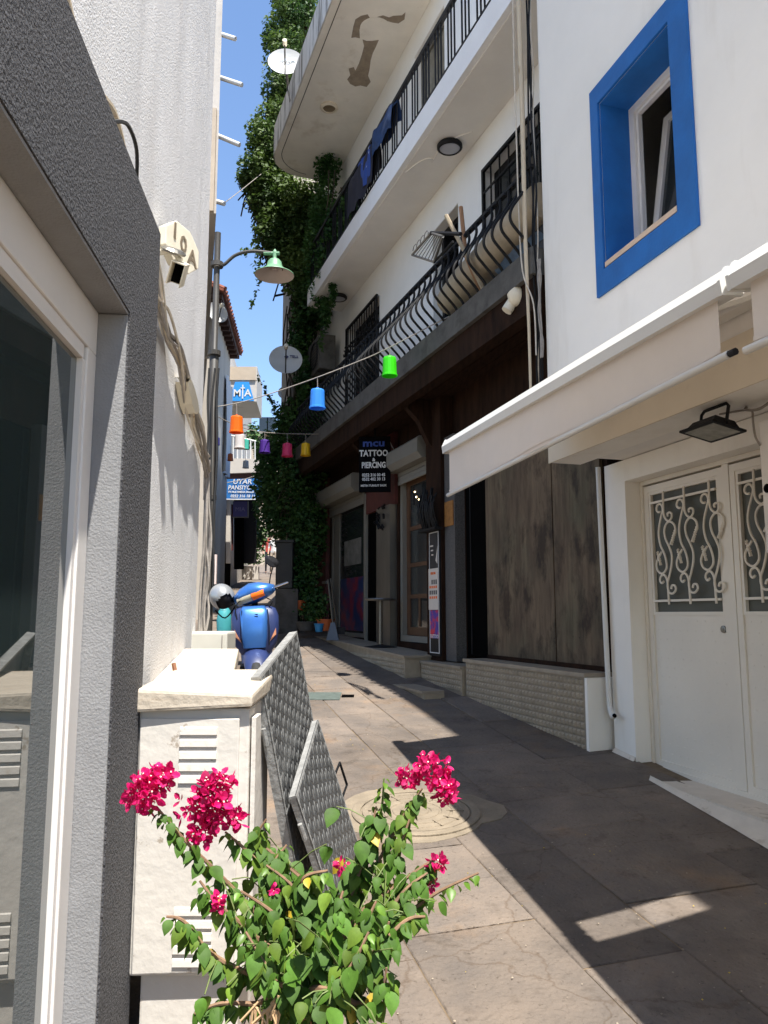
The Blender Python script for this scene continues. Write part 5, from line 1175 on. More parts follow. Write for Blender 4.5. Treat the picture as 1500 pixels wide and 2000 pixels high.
for zz in (1.85, 1.735):
    for i in range(4): mb.fbox('D', 7.733 + i * .055, 7.770 + i * .055, 3.4285, 3.4298, zz - .014, zz + .014)
mb.build('orange_captions', m_orange, t)
lettering('PIERCING', .04, fp('D', 7.83, 3.428, 2.0), -D_('D'), UP, m_orange, t, sx=.8); lettering('TATTOO', .055, fp('D', 7.83, 3.436, 1.31), -D_('D'), UP, m_wtxt, t, bold=.001)
mb = MB()
for i in range(3): mb.fbox('D', 7.84, 7.93 - .02 * i, 3.4362, 3.4372, 2.30 - .05 * i, 2.315 - .05 * i)
mb.prism([fp('D', 7.72, 3.437, 2.30), fp('D', 7.78, 3.437, 2.14), fp('D', 7.73, 3.437, 2.10)], N_('D') * -.001); mb.build('pale_print', m_paper, t)
t = MB().fbox('D', 7.43, 7.64, 3.488, 3.4985, 2.50, 2.77).build('orange_notice', m_oran2); tag(t, 'small orange brown notice on the granite pier', 'notice')
t = thing('iron_ornament', 'black wrought iron basket hung on the timber post above the posters', 'ornament', fp('D', 7.8, 3.4, 2.5))
mb = MB(); pr = random.Random(4)
for i in range(26):
    u = 7.66 + .40 * pr.random(); z0 = 2.50; mb.tube(spline([fp('D', u, 3.40 + .05 * pr.random(), z0), fp('D', u + pr.uniform(-.05, .05), 3.36, z0 + .2), fp('D', u + pr.uniform(-.1, .1), 3.36 + .05 * pr.random(), z0 + pr.uniform(.28, .46))], 3), .010, 4)
mb.build('twigs', m_black, t, kind='stuff'); MB().fbox('D', 7.62, 8.08, 3.36, 3.457, 2.47, 2.50).build('shelf', m_black, t)
t = thing('iron_ornament', 'small dark dried wreath on the steel pier by the shop door', 'ornament', fp('D', 9.5, 3.48, 2.8))
mb = MB()
for i in range(18):
    a = pr.uniform(0, 6.28); c = fp('D', 9.75 + .14 * math.cos(a), 3.49, 2.86 + .14 * math.sin(a)); mb.tube([c, c + Vector((pr.uniform(-.06, .06), -.03, pr.uniform(-.07, .07)))], .016, 4)
mb.build('twigs', m_black, t, kind='stuff')
# bar table, broom and dustpan, pots
t = thing('bar_table', 'small steel bar table with a round foot on the terrace', 'table', fp('D', 9.35, 3.36, 1.12)); b = fp('D', 9.3, 3.34, 1.125)
MB().lathe([(0, 0), (.21, 0), (.21, .02), (.04, .045), (.03, .05)], b, 22).build('foot', m_blackm, t); MB().tube([b + UP * .04, b + UP * .60], .025, 10).build('column', m_steel, t, smooth=True)
MB().lathe([(0, .60), (.19, .60), (.20, .615), (.19, .63), (0, .63)], b, 22).build('table_top', m_steel, t)
t = thing('dustpan', 'grey long handled dustpan leaning at the end of the terrace', 'dustpan', fp('D', 11.3, 3.05, 1.1))
q0 = at(650, 1246, 11.2); MB().tube([at(641, 1132, 11.35), at(651, 1222, 11.2)], .016, 6).build('handle', m_steel, t)
mb = MB(); mb.box8([q0 + Vector(v) for v in ((-.09, -.08, -.03), (.09, -.08, -.03), (.09, .08, -.03), (-.09, .08, -.03), (-.03, -.02, .22), (.03, -.02, .22), (.03, .03, .22), (-.03, .03, .22))]); mb.build('pan', mat('grey_blue_plastic', (.11, .13, .16), .6), t)
t = thing('broom', 'pale handled broom standing beside the dustpan', 'broom', at(660, 1235, 11.25)); MB().tube([at(646, 1130, 11.45), at(659, 1225, 11.25)], .014, 6).build('handle', m_steel, t); MB().box(at(660, 1232, 11.25), (.20, .06, .10)).build('brush_head', m_blackm, t)
t = MB().fbox('D', 11.4, 11.62, 3.2, 3.25, 2.02, 2.06).build('shelf_bracket', m_steel); tag(t, 'small steel bracket beside the broom handles', 'bracket')
def pot_plant(x, y, Y, r_, h_, mp_, label, n_=60, leaf=m_grass, ph=.35, grp=None, cat='potted plant', sz=.05):
    b_ = at(x, y, Y); t_ = thing('potted_plant', label, cat, b_, grp)
    MB().lathe([(r_ * .72, 0), (r_, h_ * .9), (r_ * 1.08, h_ * .9), (r_ * 1.08, h_), (r_ * .9, h_), (0, h_ * .93)], b_, 14, cap=False).build('pot', mp_, t_, smooth=True)
    mb_ = MB(); rr2 = random.Random(int(x * 7 + y))
    for i in range(n_):
        d = Vector((rr2.gauss(0, 1), rr2.gauss(0, 1), rr2.gauss(.3, .8))); c_ = b_ + UP * (h_ + ph * .45) + Vector((d.x * r_ * .8, d.y * r_ * .8, d.z * ph * .35))
        leaf_quad(mb_, c_, rr2, sz)
    mb_.build('foliage', leaf, t_, fix=False, kind='stuff'); return t_
def leaf_quad(mb_, c_, rr2, s, out=None):
    a = Vector((rr2.gauss(0, 1), rr2.gauss(0, 1), rr2.gauss(-.4, .6)))
    if out is not None: a = a * .6 + out * .2
    a.normalize(); n_ = Vector((rr2.gauss(0, .6), rr2.gauss(0, .6), 1)) + (out * .9 if out is not None else Vector((0, 0, 0)))
    b_ = a.cross(n_); b_ = b_.normalized() if b_.length > 1e-3 else a.orthogonal().normalized(); n2 = b_.cross(a)
    s *= rr2.uniform(.6, 1.25)
    mb_.add([c_ - a * s * .5, c_ + b_ * s * .42 + n2 * s * .12, c_ + a * s * .6, c_ - b_ * s * .42 + n2 * s * .12], [(0, 1, 2), (0, 2, 3)])
pot_plant(636, 1232, 11.5, .13, .17, m_terra, 'orange flowerpot on the terrace beside the blue pot', 40, m_ivyd)
pot_plant(623, 1234, 11.4, .07, .12, m_bluepot, 'small blue flowerpot at the left of the orange one', 20, m_ivyd, .2)
pot_plant(598, 1232, 11.9, .16, .14, m_conc, 'low pale stone planter near the ivy foot', 40, m_ivyd, .25)
pot_plant(584, 1192, 12.6, .13, .16, m_terra, 'red brown flowerpot raised in the ivy shade', 30, m_ivyd, .25)

# ================================================================== ivy covered tower at the far end, and ivy
tw = thing('ivy_tower', 'pale stair tower almost hidden by ivy beyond the roof balcony', 'building', fp('D', 14.5, 3.2, 1.4))
MB().fbox('D', 13.35, 14.0, 3.02, 6, .8, 11.8).build('wall', m_farw, tw)
MB().fbox('D', 13.30, 13.345, 3.05, 3.5, 7.3, 7.6).build('ledge', m_farw, tw)
def blob_leaves(mb_, blobs, s, seed, outward=True):
    r_ = random.Random(seed)
    for (x, y, Y, rx, rz, ry, n_) in blobs:
        c = at(x, y, Y); k_ = Y / F_PX; rx *= k_; rz *= k_
        for i in range(n_):
            d = Vector((r_.gauss(0, 1), r_.gauss(0, 1), r_.gauss(0, 1))).normalized(); q = r_.random() ** .45
            w_ = 1 + .35 * noise.noise(Vector((d.x * 2 + x, d.y * 2 + y, d.z * 2)))
            P = c + Vector((d.x * rx, d.y * ry, d.z * rz)) * q * w_
            leaf_quad(mb_, P, r_, s, Vector((d.x, d.y - .3, d.z * .4)))
ivy = thing('ivy', 'huge ivy hanging over the alley behind the peeling roof balcony', 'climbing plant', fp('D', 13.3, 3.0, 1.3))
up_bl = [(560, -40, 14.2, 50, 60, .6, 1500), (572, 40, 14.2, 52, 60, .6, 1700), (560, 110, 14.1, 46, 55, .6, 1500), (548, 175, 14.0, 38, 48, .55, 1200), (540, 235, 13.9, 40, 45, .55, 1200), (520, 285, 13.7, 44, 48, .55, 1500), (505, 345, 13.6, 42, 52, .5, 1500), (525, 390, 13.6, 46, 60, .5, 1500), (545, 330, 13.8, 40, 70, .5, 1200), (535, 455, 13.5, 42, 55, .5, 1300), (570, 400, 13.5, 50, 80, .5, 1800), (570, 490, 13.4, 55, 60, .45, 1700), (600, 430, 13.2, 45, 90, .35, 1500), (595, 545, 13.1, 42, 60, .35, 1200), (480, 350, 13.5, 18, 22, .3, 180), (500, 250, 13.8, 20, 26, .3, 220), (528, 70, 14.1, 20, 40, .3, 300), (600, 10, 14.3, 30, 50, .4, 600)]
mb = MB(); blob_leaves(mb, [(a, b, c_, d, e, f, int(n_ * 1.6)) for a, b, c_, d, e, f, n_ in up_bl], .070, 5); mb.build('foliage', m_ivy, ivy, fix=False, kind='stuff')
mb = MB()
for (x, y, Y, rx, rz, ry, n_) in up_bl[:14]:     # tangle of shaded stems inside
    c = at(x, y, Y + .15); k_ = Y / F_PX; r_ = random.Random(x)
    for i in range(60):
        a = c + Vector((r_.uniform(-.35, .45) * rx * k_, r_.uniform(-.2, .5) * ry, r_.uniform(-.4, .8) * rz * k_)); mb.tube([a, a + Vector((r_.uniform(-.2, .2), r_.uniform(-.1, .1), -.35)), a + Vector((r_.uniform(-.25, .25), 0, -.7))], .016, 3)
mb.build('stems', m_ivystem, ivy, fix=False)
ivy2 = thing('ivy', 'darker ivy curtain falling past the satellite dish to the ground', 'climbing plant', fp('D', 13.0, 3.0, 1.25))
lo_bl = [(600, 610, 13.2, 34, 60, .3, 1000), (585, 670, 13.2, 26, 55, .3, 700), (620, 570, 12.9, 34, 50, .25, 800), (598, 745, 13.0, 28, 50, .3, 700), (590, 820, 13.3, 45, 55, .4, 1300), (560, 830, 13.8, 34, 45, .4, 800), (545, 890, 14.0, 46, 55, .5, 1400), (540, 960, 14.0, 50, 60, .5, 1600), (590, 920, 13.2, 50, 90, .4, 1900), (560, 1020, 13.6, 50, 50, .4, 1300), (600, 1050, 12.9, 42, 90, .35, 1700), (590, 1140, 12.8, 30, 70, .3, 1000), (615, 1180, 12.5, 24, 40, .3, 500), (515, 930, 14.6, 24, 40, .3, 400), (520, 1000, 14.6, 26, 34, .3, 350)]
lo_bl += [(575, 1000, 16.0, 40, 50, .3, 700), (590, 1100, 15.5, 22, 60, .3, 500), (545, 1010, 15.6, 26, 36, .3, 400), (530, 880, 15.0, 26, 50, .4, 500)]
lo_bl = [(a, b, c_, d, e, f, int(n_ * 1.3)) for a, b, c_, d, e, f, n_ in lo_bl]
mb = MB(); blob_leaves(mb, lo_bl, .074, 8)
def tendril(mb_, pts, s, n_, seed, jit=.03):
    r_ = random.Random(seed); q = spline([at(*p) for p in pts], 10)
    for i in range(n_): leaf_quad(mb_, r_.choice(q) + Vector((r_.gauss(0, jit), r_.gauss(0, jit), r_.gauss(0, jit))), r_, s)
tendril(mb, [(505, 740, 13.5), (520, 765, 13.5), (535, 790, 13.6), (545, 810, 13.8)], .075, 70, 2)
mb.build('foliage', m_ivyd, ivy2, fix=False, kind='stuff')
mb = MB(); r_ = random.Random(9)
for i in range(70):
    x, y = r_.uniform(560, 620), r_.uniform(560, 1180); a = at(x, y, 13.3); mb.tube([a, a + Vector((r_.uniform(-.1, .1), 0, -.5)), a + Vector((r_.uniform(-.2, .2), 0, -1.0))], .014, 3)
mb.build('stems', m_ivystem, ivy2, fix=False)
mb = MB(); tendril(mb, [(512, 440, 13.4), (503, 500, 13.2), (508, 540, 13.1), (500, 570, 13.1), (490, 602, 13.1)], .075, 75, 3, .025); tendril(mb, [(482, 480, 13.3), (480, 495, 13.3), (483, 500, 13.3)], .08, 16, 4); tendril(mb, [(505, 470, 13.3), (500, 500, 13.3), (505, 530, 13.2)], .08, 40, 6, .05)
o = mb.build('trailing_shoots', m_ivy, ivy, fix=False, kind='stuff')
vine = thing('vine', 'green vine climbing over the far corner of the white balcony', 'climbing plant', fp('D', 11.9, 3.1, 4.4))
v_bl = [(640, 330, 12.3, 28, 45, .2, 700), (630, 400, 12.3, 30, 60, .25, 800), (685, 400, 10.6, 22, 50, .15, 600), (660, 450, 11.2, 28, 55, .2, 900), (640, 510, 11.6, 26, 55, .2, 800), (632, 570, 12.0, 26, 50, .2, 600), (650, 525, 11.6, 12, 40, .15, 250), (618, 480, 12.2, 30, 70, .25, 900)]
v_bl += [(672, 445, 10.9, 18, 50, .15, 350), (650, 560, 11.4, 9, 40, .1, 140), (636, 610, 11.7, 12, 40, .12, 200), (612, 560, 12.3, 14, 50, .15, 300), (700, 365, 10.3, 16, 26, .12, 260)]
mb = MB(); blob_leaves(mb, [(a, b, c_, d, e, f, int(n_ * 1.4)) for a, b, c_, d, e, f, n_ in v_bl], .062, 12); tendril(mb, [(655, 540, 11.6), (645, 600, 11.7), (632, 640, 11.8), (626, 680, 11.8)], .06, 160, 7, .03); mb.build('foliage', m_ivyd, vine, fix=False, kind='stuff')
# vine inside the upper railing end: bare stems
mb = MB(); r_ = random.Random(2)
for i in range(14):
    a = at(r_.uniform(640, 700), r_.uniform(330, 420), 11.5); mb.tube([a, a + Vector((r_.uniform(-.1, .1), 0, -.5)), a + Vector((r_.uniform(-.2, .2), 0, -1))], .01, 3)
mb.build('stems', m_ivystem, vine, fix=False)

# ================================================================== satellite dishes
def dish(x, y, Y, dia, face, label, elev=18, mast=None, txt=None, logo=False):
    c = at(x, y, Y); t_ = thing('satellite_dish', label, 'satellite dish', c)
    z_ = Vector((math.sin(R(face)) * math.cos(R(elev)), -math.cos(R(face)) * math.cos(R(elev)), math.sin(R(elev)))); x_ = Vector((math.cos(R(face)), math.sin(R(face)), 0)); y_ = z_.cross(x_)
    M = Matrix((x_, y_, z_)).transposed().to_4x4(); r_ = dia / 2
    MB().lathe([(r_ * i / 8, .16 * dia * (i / 8) ** 2 - .10 * dia) for i in range(9)] + [(r_ * 1.01, .055 * dia), (r_ * .98, .045 * dia)] + [(r_ * i / 8, .16 * dia * (i / 8) ** 2 - .118 * dia) for i in range(7, -1, -1)], c, 36, M @ Matrix.Diagonal((1, 1.05, 1, 1))).build('reflector', m_dish, t_, smooth=True)
    f0 = c - y_ * r_ * 1.0 + z_ * .02; f1 = c + z_ * dia * .55 + y_ * dia * .06
    MB().tube([f0, f1], .012, 6).build('feed_arm', m_pole, t_); MB().lathe([(0, -.05), (.03, -.04), (.035, .05), (0, .06)], f1, 10, M).build('receiver', m_cream2, t_, smooth=True)
    if mast is not None:
        mb_ = MB().tube([c - z_ * .16 * dia] + [Vector(p) for p in mast], .025, 6); mb_.build('mast', m_pole, t_)
    if txt: lettering(txt, dia * .16, c + y_ * dia * .18 - z_ * .04 * dia, x_, y_, m_dishtxt, t_, bold=.002)
    if logo:
        MB().prism([c + x_ * dia * (.02 + a * .07) + y_ * dia * (.16 + b * .07) - z_ * .03 * dia for a, b in ((-1, 0), (0, -1), (1, 0), (0, 1))], z_ * .004).build('logo', m_navy, t_)
        lettering('TELEC', dia * .13, c + x_ * dia * .30 + y_ * dia * .16 + z_ * .0 * dia, x_, y_, m_navy, t_, bold=.002)
    return t_
dish(558, 123, 11.2, .56, 4, 'white satellite dish mounted on the edge of the roof balcony', 16, [at(563, 175, 11.25), fp('D', 10.9, 2.42, 9.5)], 'TURKSAT')
dish(558, 704, 12.2, .54, 8, 'white satellite dish with a navy logo under the ivy', 20, [at(575, 760, 12.8), fp('D', 13.3, 3.1, 5.2)], None, True)
dish(556, 768, 14.5, .26, 10, 'small white satellite dish below the larger one with the logo', 15, [at(575, 780, 14.8)])
dish(424, 611, 14.4, .42, 35, 'white satellite dish under the dark tiled eave on the left', 12, [at(414, 610, 14.9)])
t = thing('metal_rod', 'dark metal rod sticking out from the ivy tower', 'rod', at(553, 577, 13.4)); MB().tube([at(537, 578, 13.2), at(556, 574, 13.4)], .022, 6).build('rod', m_black, t)

# ================================================================== buildings up the alley, left side
n1 = thing('neighbour_house', 'cream upper storey with round spouts rising behind the white wall', 'house', at(413, 430, 9))
c = [(-6.0, 9.0), (-2.09, 9.0), (-3.45, 14.5), (-7.4, 14.5)]
MB().box8([Vector((x, y, 6.50)) for x, y in c] + [Vector((x, y, 13)) for x, y in c]).build('upper_storey', m_farw, n1)
c = [(-6.0, 9.3), (-2.75, 9.3), (-3.9, 14.2), (-7.4, 14.2)]
MB().box8([Vector((x, y, .5)) for x, y in c] + [Vector((x, y, 6.495)) for x, y in c]).build('ground_floor', m_farw, n1)
MB().box((-2.16, 8.975, 7.2), (.09, .05, 1.38)).build('sunlit_edge_strip', m_farb, n1)  # beige strip painted in as the sunlit edge of the storey
for (x0_, y0_, x1_, y1_, Y_) in ((428, 66, 460, 76, 9.0), (428, 151, 473, 166, 9.05), (426, 265, 468, 283, 9.1), (424, 394, 438, 398, 9.2)):
    a = at(x0_ - 6, y0_ - 2, Y_ + .05); b = at(x1_, y1_, Y_ - .02); MB().tube([a, b], .030, 10).build('spout', m_alu, n1, smooth=True)
rh = thing('tiled_house', 'house with a dark tiled eave and pale tarpaulin up the alley', 'house', fp('L', 16.5, -2.2, 1.7))
MB().fbox('L', 14.8, 18.1, -6, -2.03, .8, 7.68).build('wall', m_farw, rh)
MB().fbox('L', 14.6, 18.25, -2.6, -1.83, 7.69, 7.78).build('eave', m_timber, rh)
for i in range(12): MB().fbox('L', 14.65 + .30 * i, 14.73 + .30 * i, -2.5, -1.85, 7.62, 7.688).build('rafter', m_timber, rh)
mb = MB(); mb.box8([fp('L', 14.5, -1.78, 7.785), fp('L', 14.5, -4.5, 8.9), fp('L', 18.3, -4.5, 8.9), fp('L', 18.3, -1.78, 7.785), fp('L', 14.5, -1.78, 7.85), fp('L', 14.5, -4.5, 8.97), fp('L', 18.3, -4.5, 8.97), fp('L', 18.3, -1.78, 7.85)])
rf = mb.build('roof', m_tileroof, rh)
for i in range(20):
    u = 14.55 + i * .19; MB().tube([fp('L', u, -1.75, 7.84), fp('L', u, -4.5, 8.965)], .055, 6).build('roof_tile', m_tileroof, rf)
tag(MB().grid(lambda i, j: fp('L', 17.0 + 1.0 * i, -1.99 + .05 * math.sin(i * 14 + j * 2), 6.9 - 2.2 * j), 20, 10).build('tarpaulin', m_curtain, smooth=True), 'pale grey tarpaulin hung on the wall of the tiled house', 'tarpaulin')
mh_ = thing('guesthouse', 'white guesthouse with a balcony, blue canopy sign and dark shopfront up the alley', 'building', fp('L', 24, -3, 2.4))
MB().fbox('L', 21.5, 31, -9, -2.55, 1.0, 9.6).build('wall', m_farw, mh_)
YM = 22.0
bk = D_('L') * 3.0
z0_, z1_ = at(473, 784, YM).z, at(473, 716, YM).z
c = [(-9, YM), (at(501, 784, YM).x, YM), (at(511, 817, YM + 1.95).x, YM + 1.95), (-9, YM + 1.95)]
MB().box8([Vector((x, y, z0_)) for x, y in c] + [Vector((x, y, z1_)) for x, y in c]).build('canopy', m_farw, mh_)
MB().prism([at(446, 716, YM - .05), at(499, 716, YM - .05), at(499, 742, YM - .05), at(446, 742, YM - .05)], (0, .045, 0)).build('canopy_cornice', m_farb, mh_)
sg = thing('canopy_sign', 'sky blue trapezoid sign with white MIA lettering on the guesthouse canopy', 'sign', at(473, 783, YM - .05))
Ys = YM - .06
MB().prism([at(459, 746, Ys), at(486, 746, Ys), at(496, 783, Ys), at(449, 783, Ys)], (0, .04, 0)).build('board', m_mia, sg)
X1 = Vector((1, 0, 0))
lettering('M', .30, at(463, 768, Ys - .01), X1, UP, m_wtxt, sg, bold=.006); lettering('A', .30, at(484, 768, Ys - .01), X1, UP, m_wtxt, sg, bold=.006)
c = at(474, 765, Ys - .012); mb = MB().box(c, (.035, .012, .42)); mb.box(c + UP * .11, (.13, .0124, .03)); mb.build('dagger_letter', m_wtxt, sg)
# balcony
q = [at(425, 895, YM), at(505, 896, YM), at(508, 922, YM), at(425, 925, YM)]
MB().prism(q, bk).build('balcony_slab', m_farw, mh_)
MB().prism([at(425, 926, YM + .1), at(508, 923, YM + .1), at(512, 944, YM + .1), at(425, 944, YM + .1)], bk).build('underside_shade', m_timber, mh_)  # dark block painted in for the shaded underside of the slab
MB().prism([at(425, 945, YM), at(505, 945, YM), at(505, 950, YM), at(425, 950, YM)], bk * .2).build('white_moulding', m_farw, mh_)
for i in range(9): MB().tube([at(430 + i * 8.5, 896, YM + .05), at(430 + i * 8.5, 845 + 2 * i, YM + .05)], .018, 5).build('balcony_post', m_alu, mh_)
MB().tube([at(428, 845, YM + .05), at(500, 862, YM + .05)], .022, 5).build('balcony_rail', m_alu, mh_)
MB().fbox('L', 22.6, 24.2, -2.56, -2.53, 2.3, 4.6).build('shop_opening', m_dark, mh_)
MB().prism([at(457, 950, 23), at(476, 950, 23), at(476, 1112, 23), at(457, 1112, 23)], (0, .05, 0)).build('dark_entrance', m_dark, mh_)
MB().prism([at(476.5, 950, 23.3), at(500, 950, 23.3), at(500, 1100, 23.3), at(476.5, 1100, 23.3)], (0, .1, 0)).build('shopfront_shade', m_blackm, mh_)  # black board stands in for the shade inside the open shopfront
for x in (428, 441): MB().prism([at(x, 950, 22.3), at(x + 9, 950, 22.3), at(x + 9, 1100, 22.3), at(x, 1100, 22.3)], (0, .12, 0)).build('white_column', m_farw, mh_)
MB().prism([at(451, 985, 22.6), at(455, 985, 22.6), at(455, 1075, 22.6), at(451, 1075, 22.6)], (0, .05, 0)).build('red_door_edge', m_redw, mh_)
ps = thing('guesthouse_sign', 'wide blue PANSIYON sign hung across the alley', 'sign', at(470, 975, 21.6)); Ys = 21.6
MB().prism([at(437, 936, Ys), at(512, 934, Ys), at(512, 974, Ys), at(437, 974, Ys)], (0, .06, 0)).build('board', m_pans, ps)
mb = MB()
for (a, b, c_, d) in ((435, 934, 438, 976), (438.05, 974, 512, 976)): mb.prism([at(a, b, Ys - .01), at(c_, b, Ys - .01), at(c_, d, Ys - .01), at(a, d, Ys - .01)], (0, .05, 0))
mb.build('frame', m_wtxt, ps)
for s_, x, y, sz, sx_ in (('UYAR', 473, 941, .20, 1.05), ('PANSIYON', 472, 952.5, .175, .92), ('TV MULTIMEDIA ENGLISH', 472, 961, .075, .9), ('0252 316 18 11', 474, 969, .11, 1)): lettering(s_, sz, at(x, y, Ys - .015), X1, UP, m_wtxt, ps, bold=.003, sx=sx_, shear=.15)
ns = thing('small_sign', 'small square navy sign with faint MIA lettering below the blue one', 'sign', at(468, 1010, 21.8)); Ys = 21.8
MB().prism([at(455, 979, Ys), at(483, 979, Ys), at(483, 1009, Ys), at(455, 1009, Ys)], (0, .06, 0)).build('board', m_navy, ns)
frame_q = MB()
for (a, b, c_, d) in ((453.5, 1009, 485, 1011), (483, 979, 485, 1008.9)): frame_q.prism([at(a, b, Ys - .01), at(c_, b, Ys - .01), at(c_, d, Ys - .01), at(a, d, Ys - .01)], (0, .05, 0))
frame_q.build('frame', m_pole, ns); lettering('MIA', .17, at(469, 995, Ys - .015), X1, UP, mat('pale_navy_lettering', (.10, .09, .2)), ns)
# planters, plants, pet house, board
for i, (x, m_, lab) in enumerate([(460, m_red, 'left red square planter with a shrub up the alley'), (469, m_red, 'right red square planter up the alley'), (478, m_farw, 'leftmost white square planter up the alley'), (488, m_farw, 'middle white square planter up the alley'), (500, m_farw, 'rightmost white square planter beside the people')]):
    Y_ = 28.6 - .2 * i; P = at(x, 1110, Y_); g_ = gz(P.x, Y_); t = thing('square_planter', lab, 'planter', (P.x, Y_, g_), 'square planters up the alley')
    MB().box((P.x, Y_, g_ + .24), (.19 if i < 3 else .22, .22, .48)).build('tub', m_, t, bevel=.01)
    MB().box((P.x, Y_, g_ + .483), (.15, .18, .004)).build('soil', m_soil, t)
    mb = MB(); r_ = random.Random(i)
    for k_ in range(120 if i in (0, 3, 4) else 30):
        leaf_quad(mb, Vector((P.x + r_.gauss(0, .16), Y_ + r_.gauss(0, .14), g_ + .55 + abs(r_.gauss(0, .42 if i in (0, 3, 4) else .1)))), r_, .13)
    mb.build('foliage', m_grass, t, fix=False, kind='stuff')
gv = thing('climbing_plant', 'leafy creeper climbing the guesthouse front beside the navy sign', 'climbing plant', at(505, 1100, 24))
mb = MB(); blob_leaves(mb, [(500, 1000, 24, 10, 60, .3, 260), (508, 1050, 25, 14, 40, .3, 260), (495, 850, 22.5, 14, 30, .3, 200), (505, 880, 22.8, 10, 24, .2, 140), (490, 1075, 26, 16, 24, .3, 220)], .13, 31); mb.build('foliage', m_grass, gv, fix=False, kind='stuff')
P = at(433, 1114, 27.5); g_ = gz(P.x, 27.5); t = thing('pet_house', 'small peach coloured pet house with an arched opening', 'pet house', (P.x, 27.5, g_))
arc = [Vector((P.x - .17, 27.5, g_)), Vector((P.x - .17, 27.5, g_ + .56)), Vector((P.x + .19, 27.5, g_ + .56)), Vector((P.x + .19, 27.5, g_)), Vector((P.x + .06, 27.5, g_))] + [Vector((P.x - .04 + .10 * math.cos(a), 27.5, g_ + .26 + .12 * math.sin(a))) for a in [i * math.pi / 8 for i in range(9)]] + [Vector((P.x - .14, 27.5, g_))]
MB().prism(arc, (0, .05, 0)).build('front', mat('peach_paint', (.62, .38, .25), .7), t); MB().box((P.x, 27.8, g_ + .27), (.35, .46, .54)).build('inside', m_dark, t)
P = at(414, 1112, 9.4); t = thing('notice_board', 'pale pink notice board standing behind the helmet', 'board', (P.x, 9.4, .94)); MB().box((P.x, 9.4, P.z), (.115, .04, .36)).build('panel', mat('pale_pink_board', (.72, .58, .53), .6, .08, 9), t); MB().tube([(P.x, 9.43, .94), (P.x, 9.43, P.z)], .02, 6).build('post', m_pole, t)
P = at(438, 1212, 7.9); t = thing('plastic_bag', 'turquoise plastic bag tucked behind the scooter', 'bag', P); MB().lathe([(0, -.13), (.09, -.12), (.10, 0), (.075, .10), (.03, .15), (0, .15)], P, 10, Matrix.Diagonal((.8, .8, 1, 1))).build('bag', mat('turquoise_plastic', (.05, .30, .32), .5), t, smooth=True)
# far right side of the alley
rw = thing('alley_house', 'shaded stone house on the right of the alley beyond the ivy', 'house', (-2.2, 20, 2))
c = [(-2.16, 16.6), (4, 16.6), (2, 34), (-3.5, 34)]
MB().box8([Vector((x, y, 1)) for x, y in c] + [Vector((x, y, 5.2)) for x, y in c]).build('wall', m_conc, rw)
eb = thing('end_house', 'sunlit cream house closing the far end of the alley', 'house', (-6, 43, 4.3))
MB().box((-5.5, 46, 7.0), (9, 6, 9.4)).build('wall', m_farb, eb)
for i, x in enumerate((515, 530)):
    a = at(x, 830, 42.98); MB().box(a, (.5, .06, .9)).build('window', m_glass2, eb)
MB().box((-5.5, 45.9, 11.75), (9.3, 6.4, .12)).build('roof', m_farw, eb)
P = at(557, 1106, 12.6); g_ = gz(P.x, 12.6); t = thing('utility_cabinet', 'dark grey utility cabinet in the shade under the ivy', 'cabinet', (P.x, 12.6, g_))
mdk = mat('dark_grey_metal', (.045, .046, .044), .7, .2, 6)
MB().box((P.x, 12.6, 2.34), (.27, .3, .74)).build('body', mdk, t, bevel=.01); MB().box((P.x, 12.6, 2.73), (.31, .35, .035)).build('lid', mdk, t); MB().box((P.x - .01, 12.445, 2.34), (.22, .01, .62)).build('door', mdk, t)
MB().box((P.x + .05, 12.62, g_ + .34), (.36, .34, .72)).build('stone_plinth', m_conc, t)

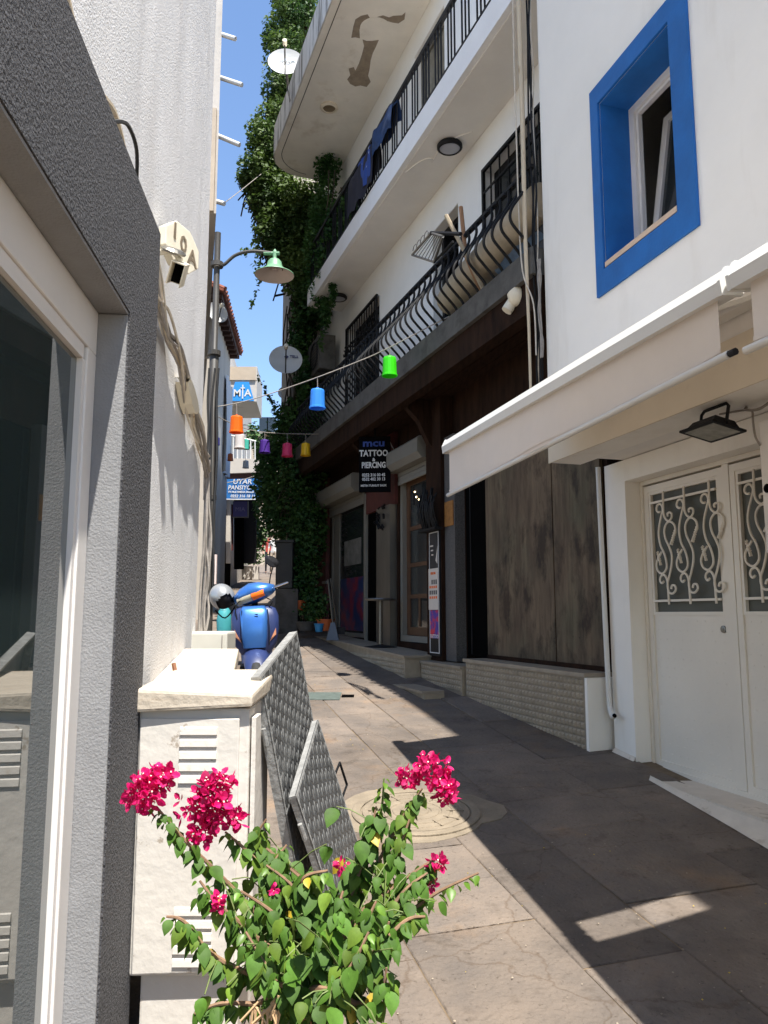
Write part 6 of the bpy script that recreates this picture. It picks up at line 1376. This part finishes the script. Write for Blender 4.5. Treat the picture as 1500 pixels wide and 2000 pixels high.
# people walking far up the alley
def person(x, Y, face, top_m, leg_m, label, arm_out=0.):
    P = at(x, 1100, Y); g_ = gz(P.x, Y); t_ = thing('person', label, 'person', (P.x, Y, g_))
    J = dict(pel=(0, 0, .93), chest=(0, .01, 1.28), neck=(0, .0, 1.47), head=(0, -.02, 1.60), top=(0, -.01, 1.71), hl=(-.10, 0, .90), kl=(-.10, -.10, .50), al=(-.10, .02, .08), fl=(-.10, -.12, .04), hr=(.10, 0, .90), kr=(.11, -.02, .50), ar=(.11, .14, .10), fr=(.11, .02, .04), sl=(-.19, .01, 1.40), el=(-.25, .04, 1.12), wl=(-.23, -.08, .88), dl=(-.22, -.12, .80), sr=(.19, .01, 1.40), er=(.25, .0, 1.12), wr=(.24 + arm_out, -.12, .90), dr=(.24 + arm_out, -.17, .83))
    rad = dict(pel=.14, chest=.15, neck=.055, head=.095, top=.07, hl=.095, kl=.065, al=.045, fl=.045, hr=.095, kr=.065, ar=.045, fr=.045, sl=.065, el=.045, wl=.035, dl=.04, sr=.065, er=.045, wr=.035, dr=.04)
    E_ = [('pel', 'chest'), ('chest', 'neck'), ('neck', 'head'), ('head', 'top'), ('pel', 'hl'), ('hl', 'kl'), ('kl', 'al'), ('al', 'fl'), ('pel', 'hr'), ('hr', 'kr'), ('kr', 'ar'), ('ar', 'fr'), ('chest', 'sl'), ('sl', 'el'), ('el', 'wl'), ('wl', 'dl'), ('chest', 'sr'), ('sr', 'er'), ('er', 'wr'), ('wr', 'dr')]
    ks = list(J); me = bpy.data.meshes.new('p'); Mf = Matrix.Rotation(R(face), 4, 'Z'); me.from_pydata([Mf @ Vector(J[k_]) for k_ in ks], [(ks.index(a), ks.index(b)) for a, b in E_], [])
    o = bpy.data.objects.new('p', me); COL.objects.link(o); sm = o.modifiers.new('s', 'SKIN')
    for i, k_ in enumerate(ks): me.skin_vertices[0].data[i].radius = (rad[k_], rad[k_] * .85); 
    me.skin_vertices[0].data[0].use_root = True
    o.modifiers.new('u', 'SUBSURF').levels = 1
    dg = bpy.context.evaluated_depsgraph_get(); dg.update(); m2 = bpy.data.meshes.new_from_object(o.evaluated_get(dg)); bpy.data.objects.remove(o)
    m2.materials.clear(); [m2.materials.append(m_) for m_ in (m_skin, top_m, leg_m)]
    for p in m2.polygons:
        z = p.center.z; xx = abs((Mf.inverted() @ p.center).x)
        p.material_index = 0 if z > 1.46 or (xx > .2 and z < 1.1) or z < .06 else (1 if z > .92 else 2); p.use_smooth = True
    b_ = bpy.data.objects.new('body', m2); COL.objects.link(b_); b_.parent = t_; ORG[b_] = ORG[t_]
    MB().lathe([(0, .11), (.06, .095), (.10, .04), (.105, -.02), (.09, -.08)], Vector((P.x, Y, g_ + 1.64)) + Mf @ Vector((0, .025, 0)), 12).build('hair', m_hair, t_, smooth=True)
person(524, 33.0, 10, m_shirt, m_darkcloth, 'dark haired person in a red top walking beside the white planters')
person(535, 32.0, -15, m_wcloth, m_farb, 'person in a white top and pale trousers nearest the dark cabinet', .05)
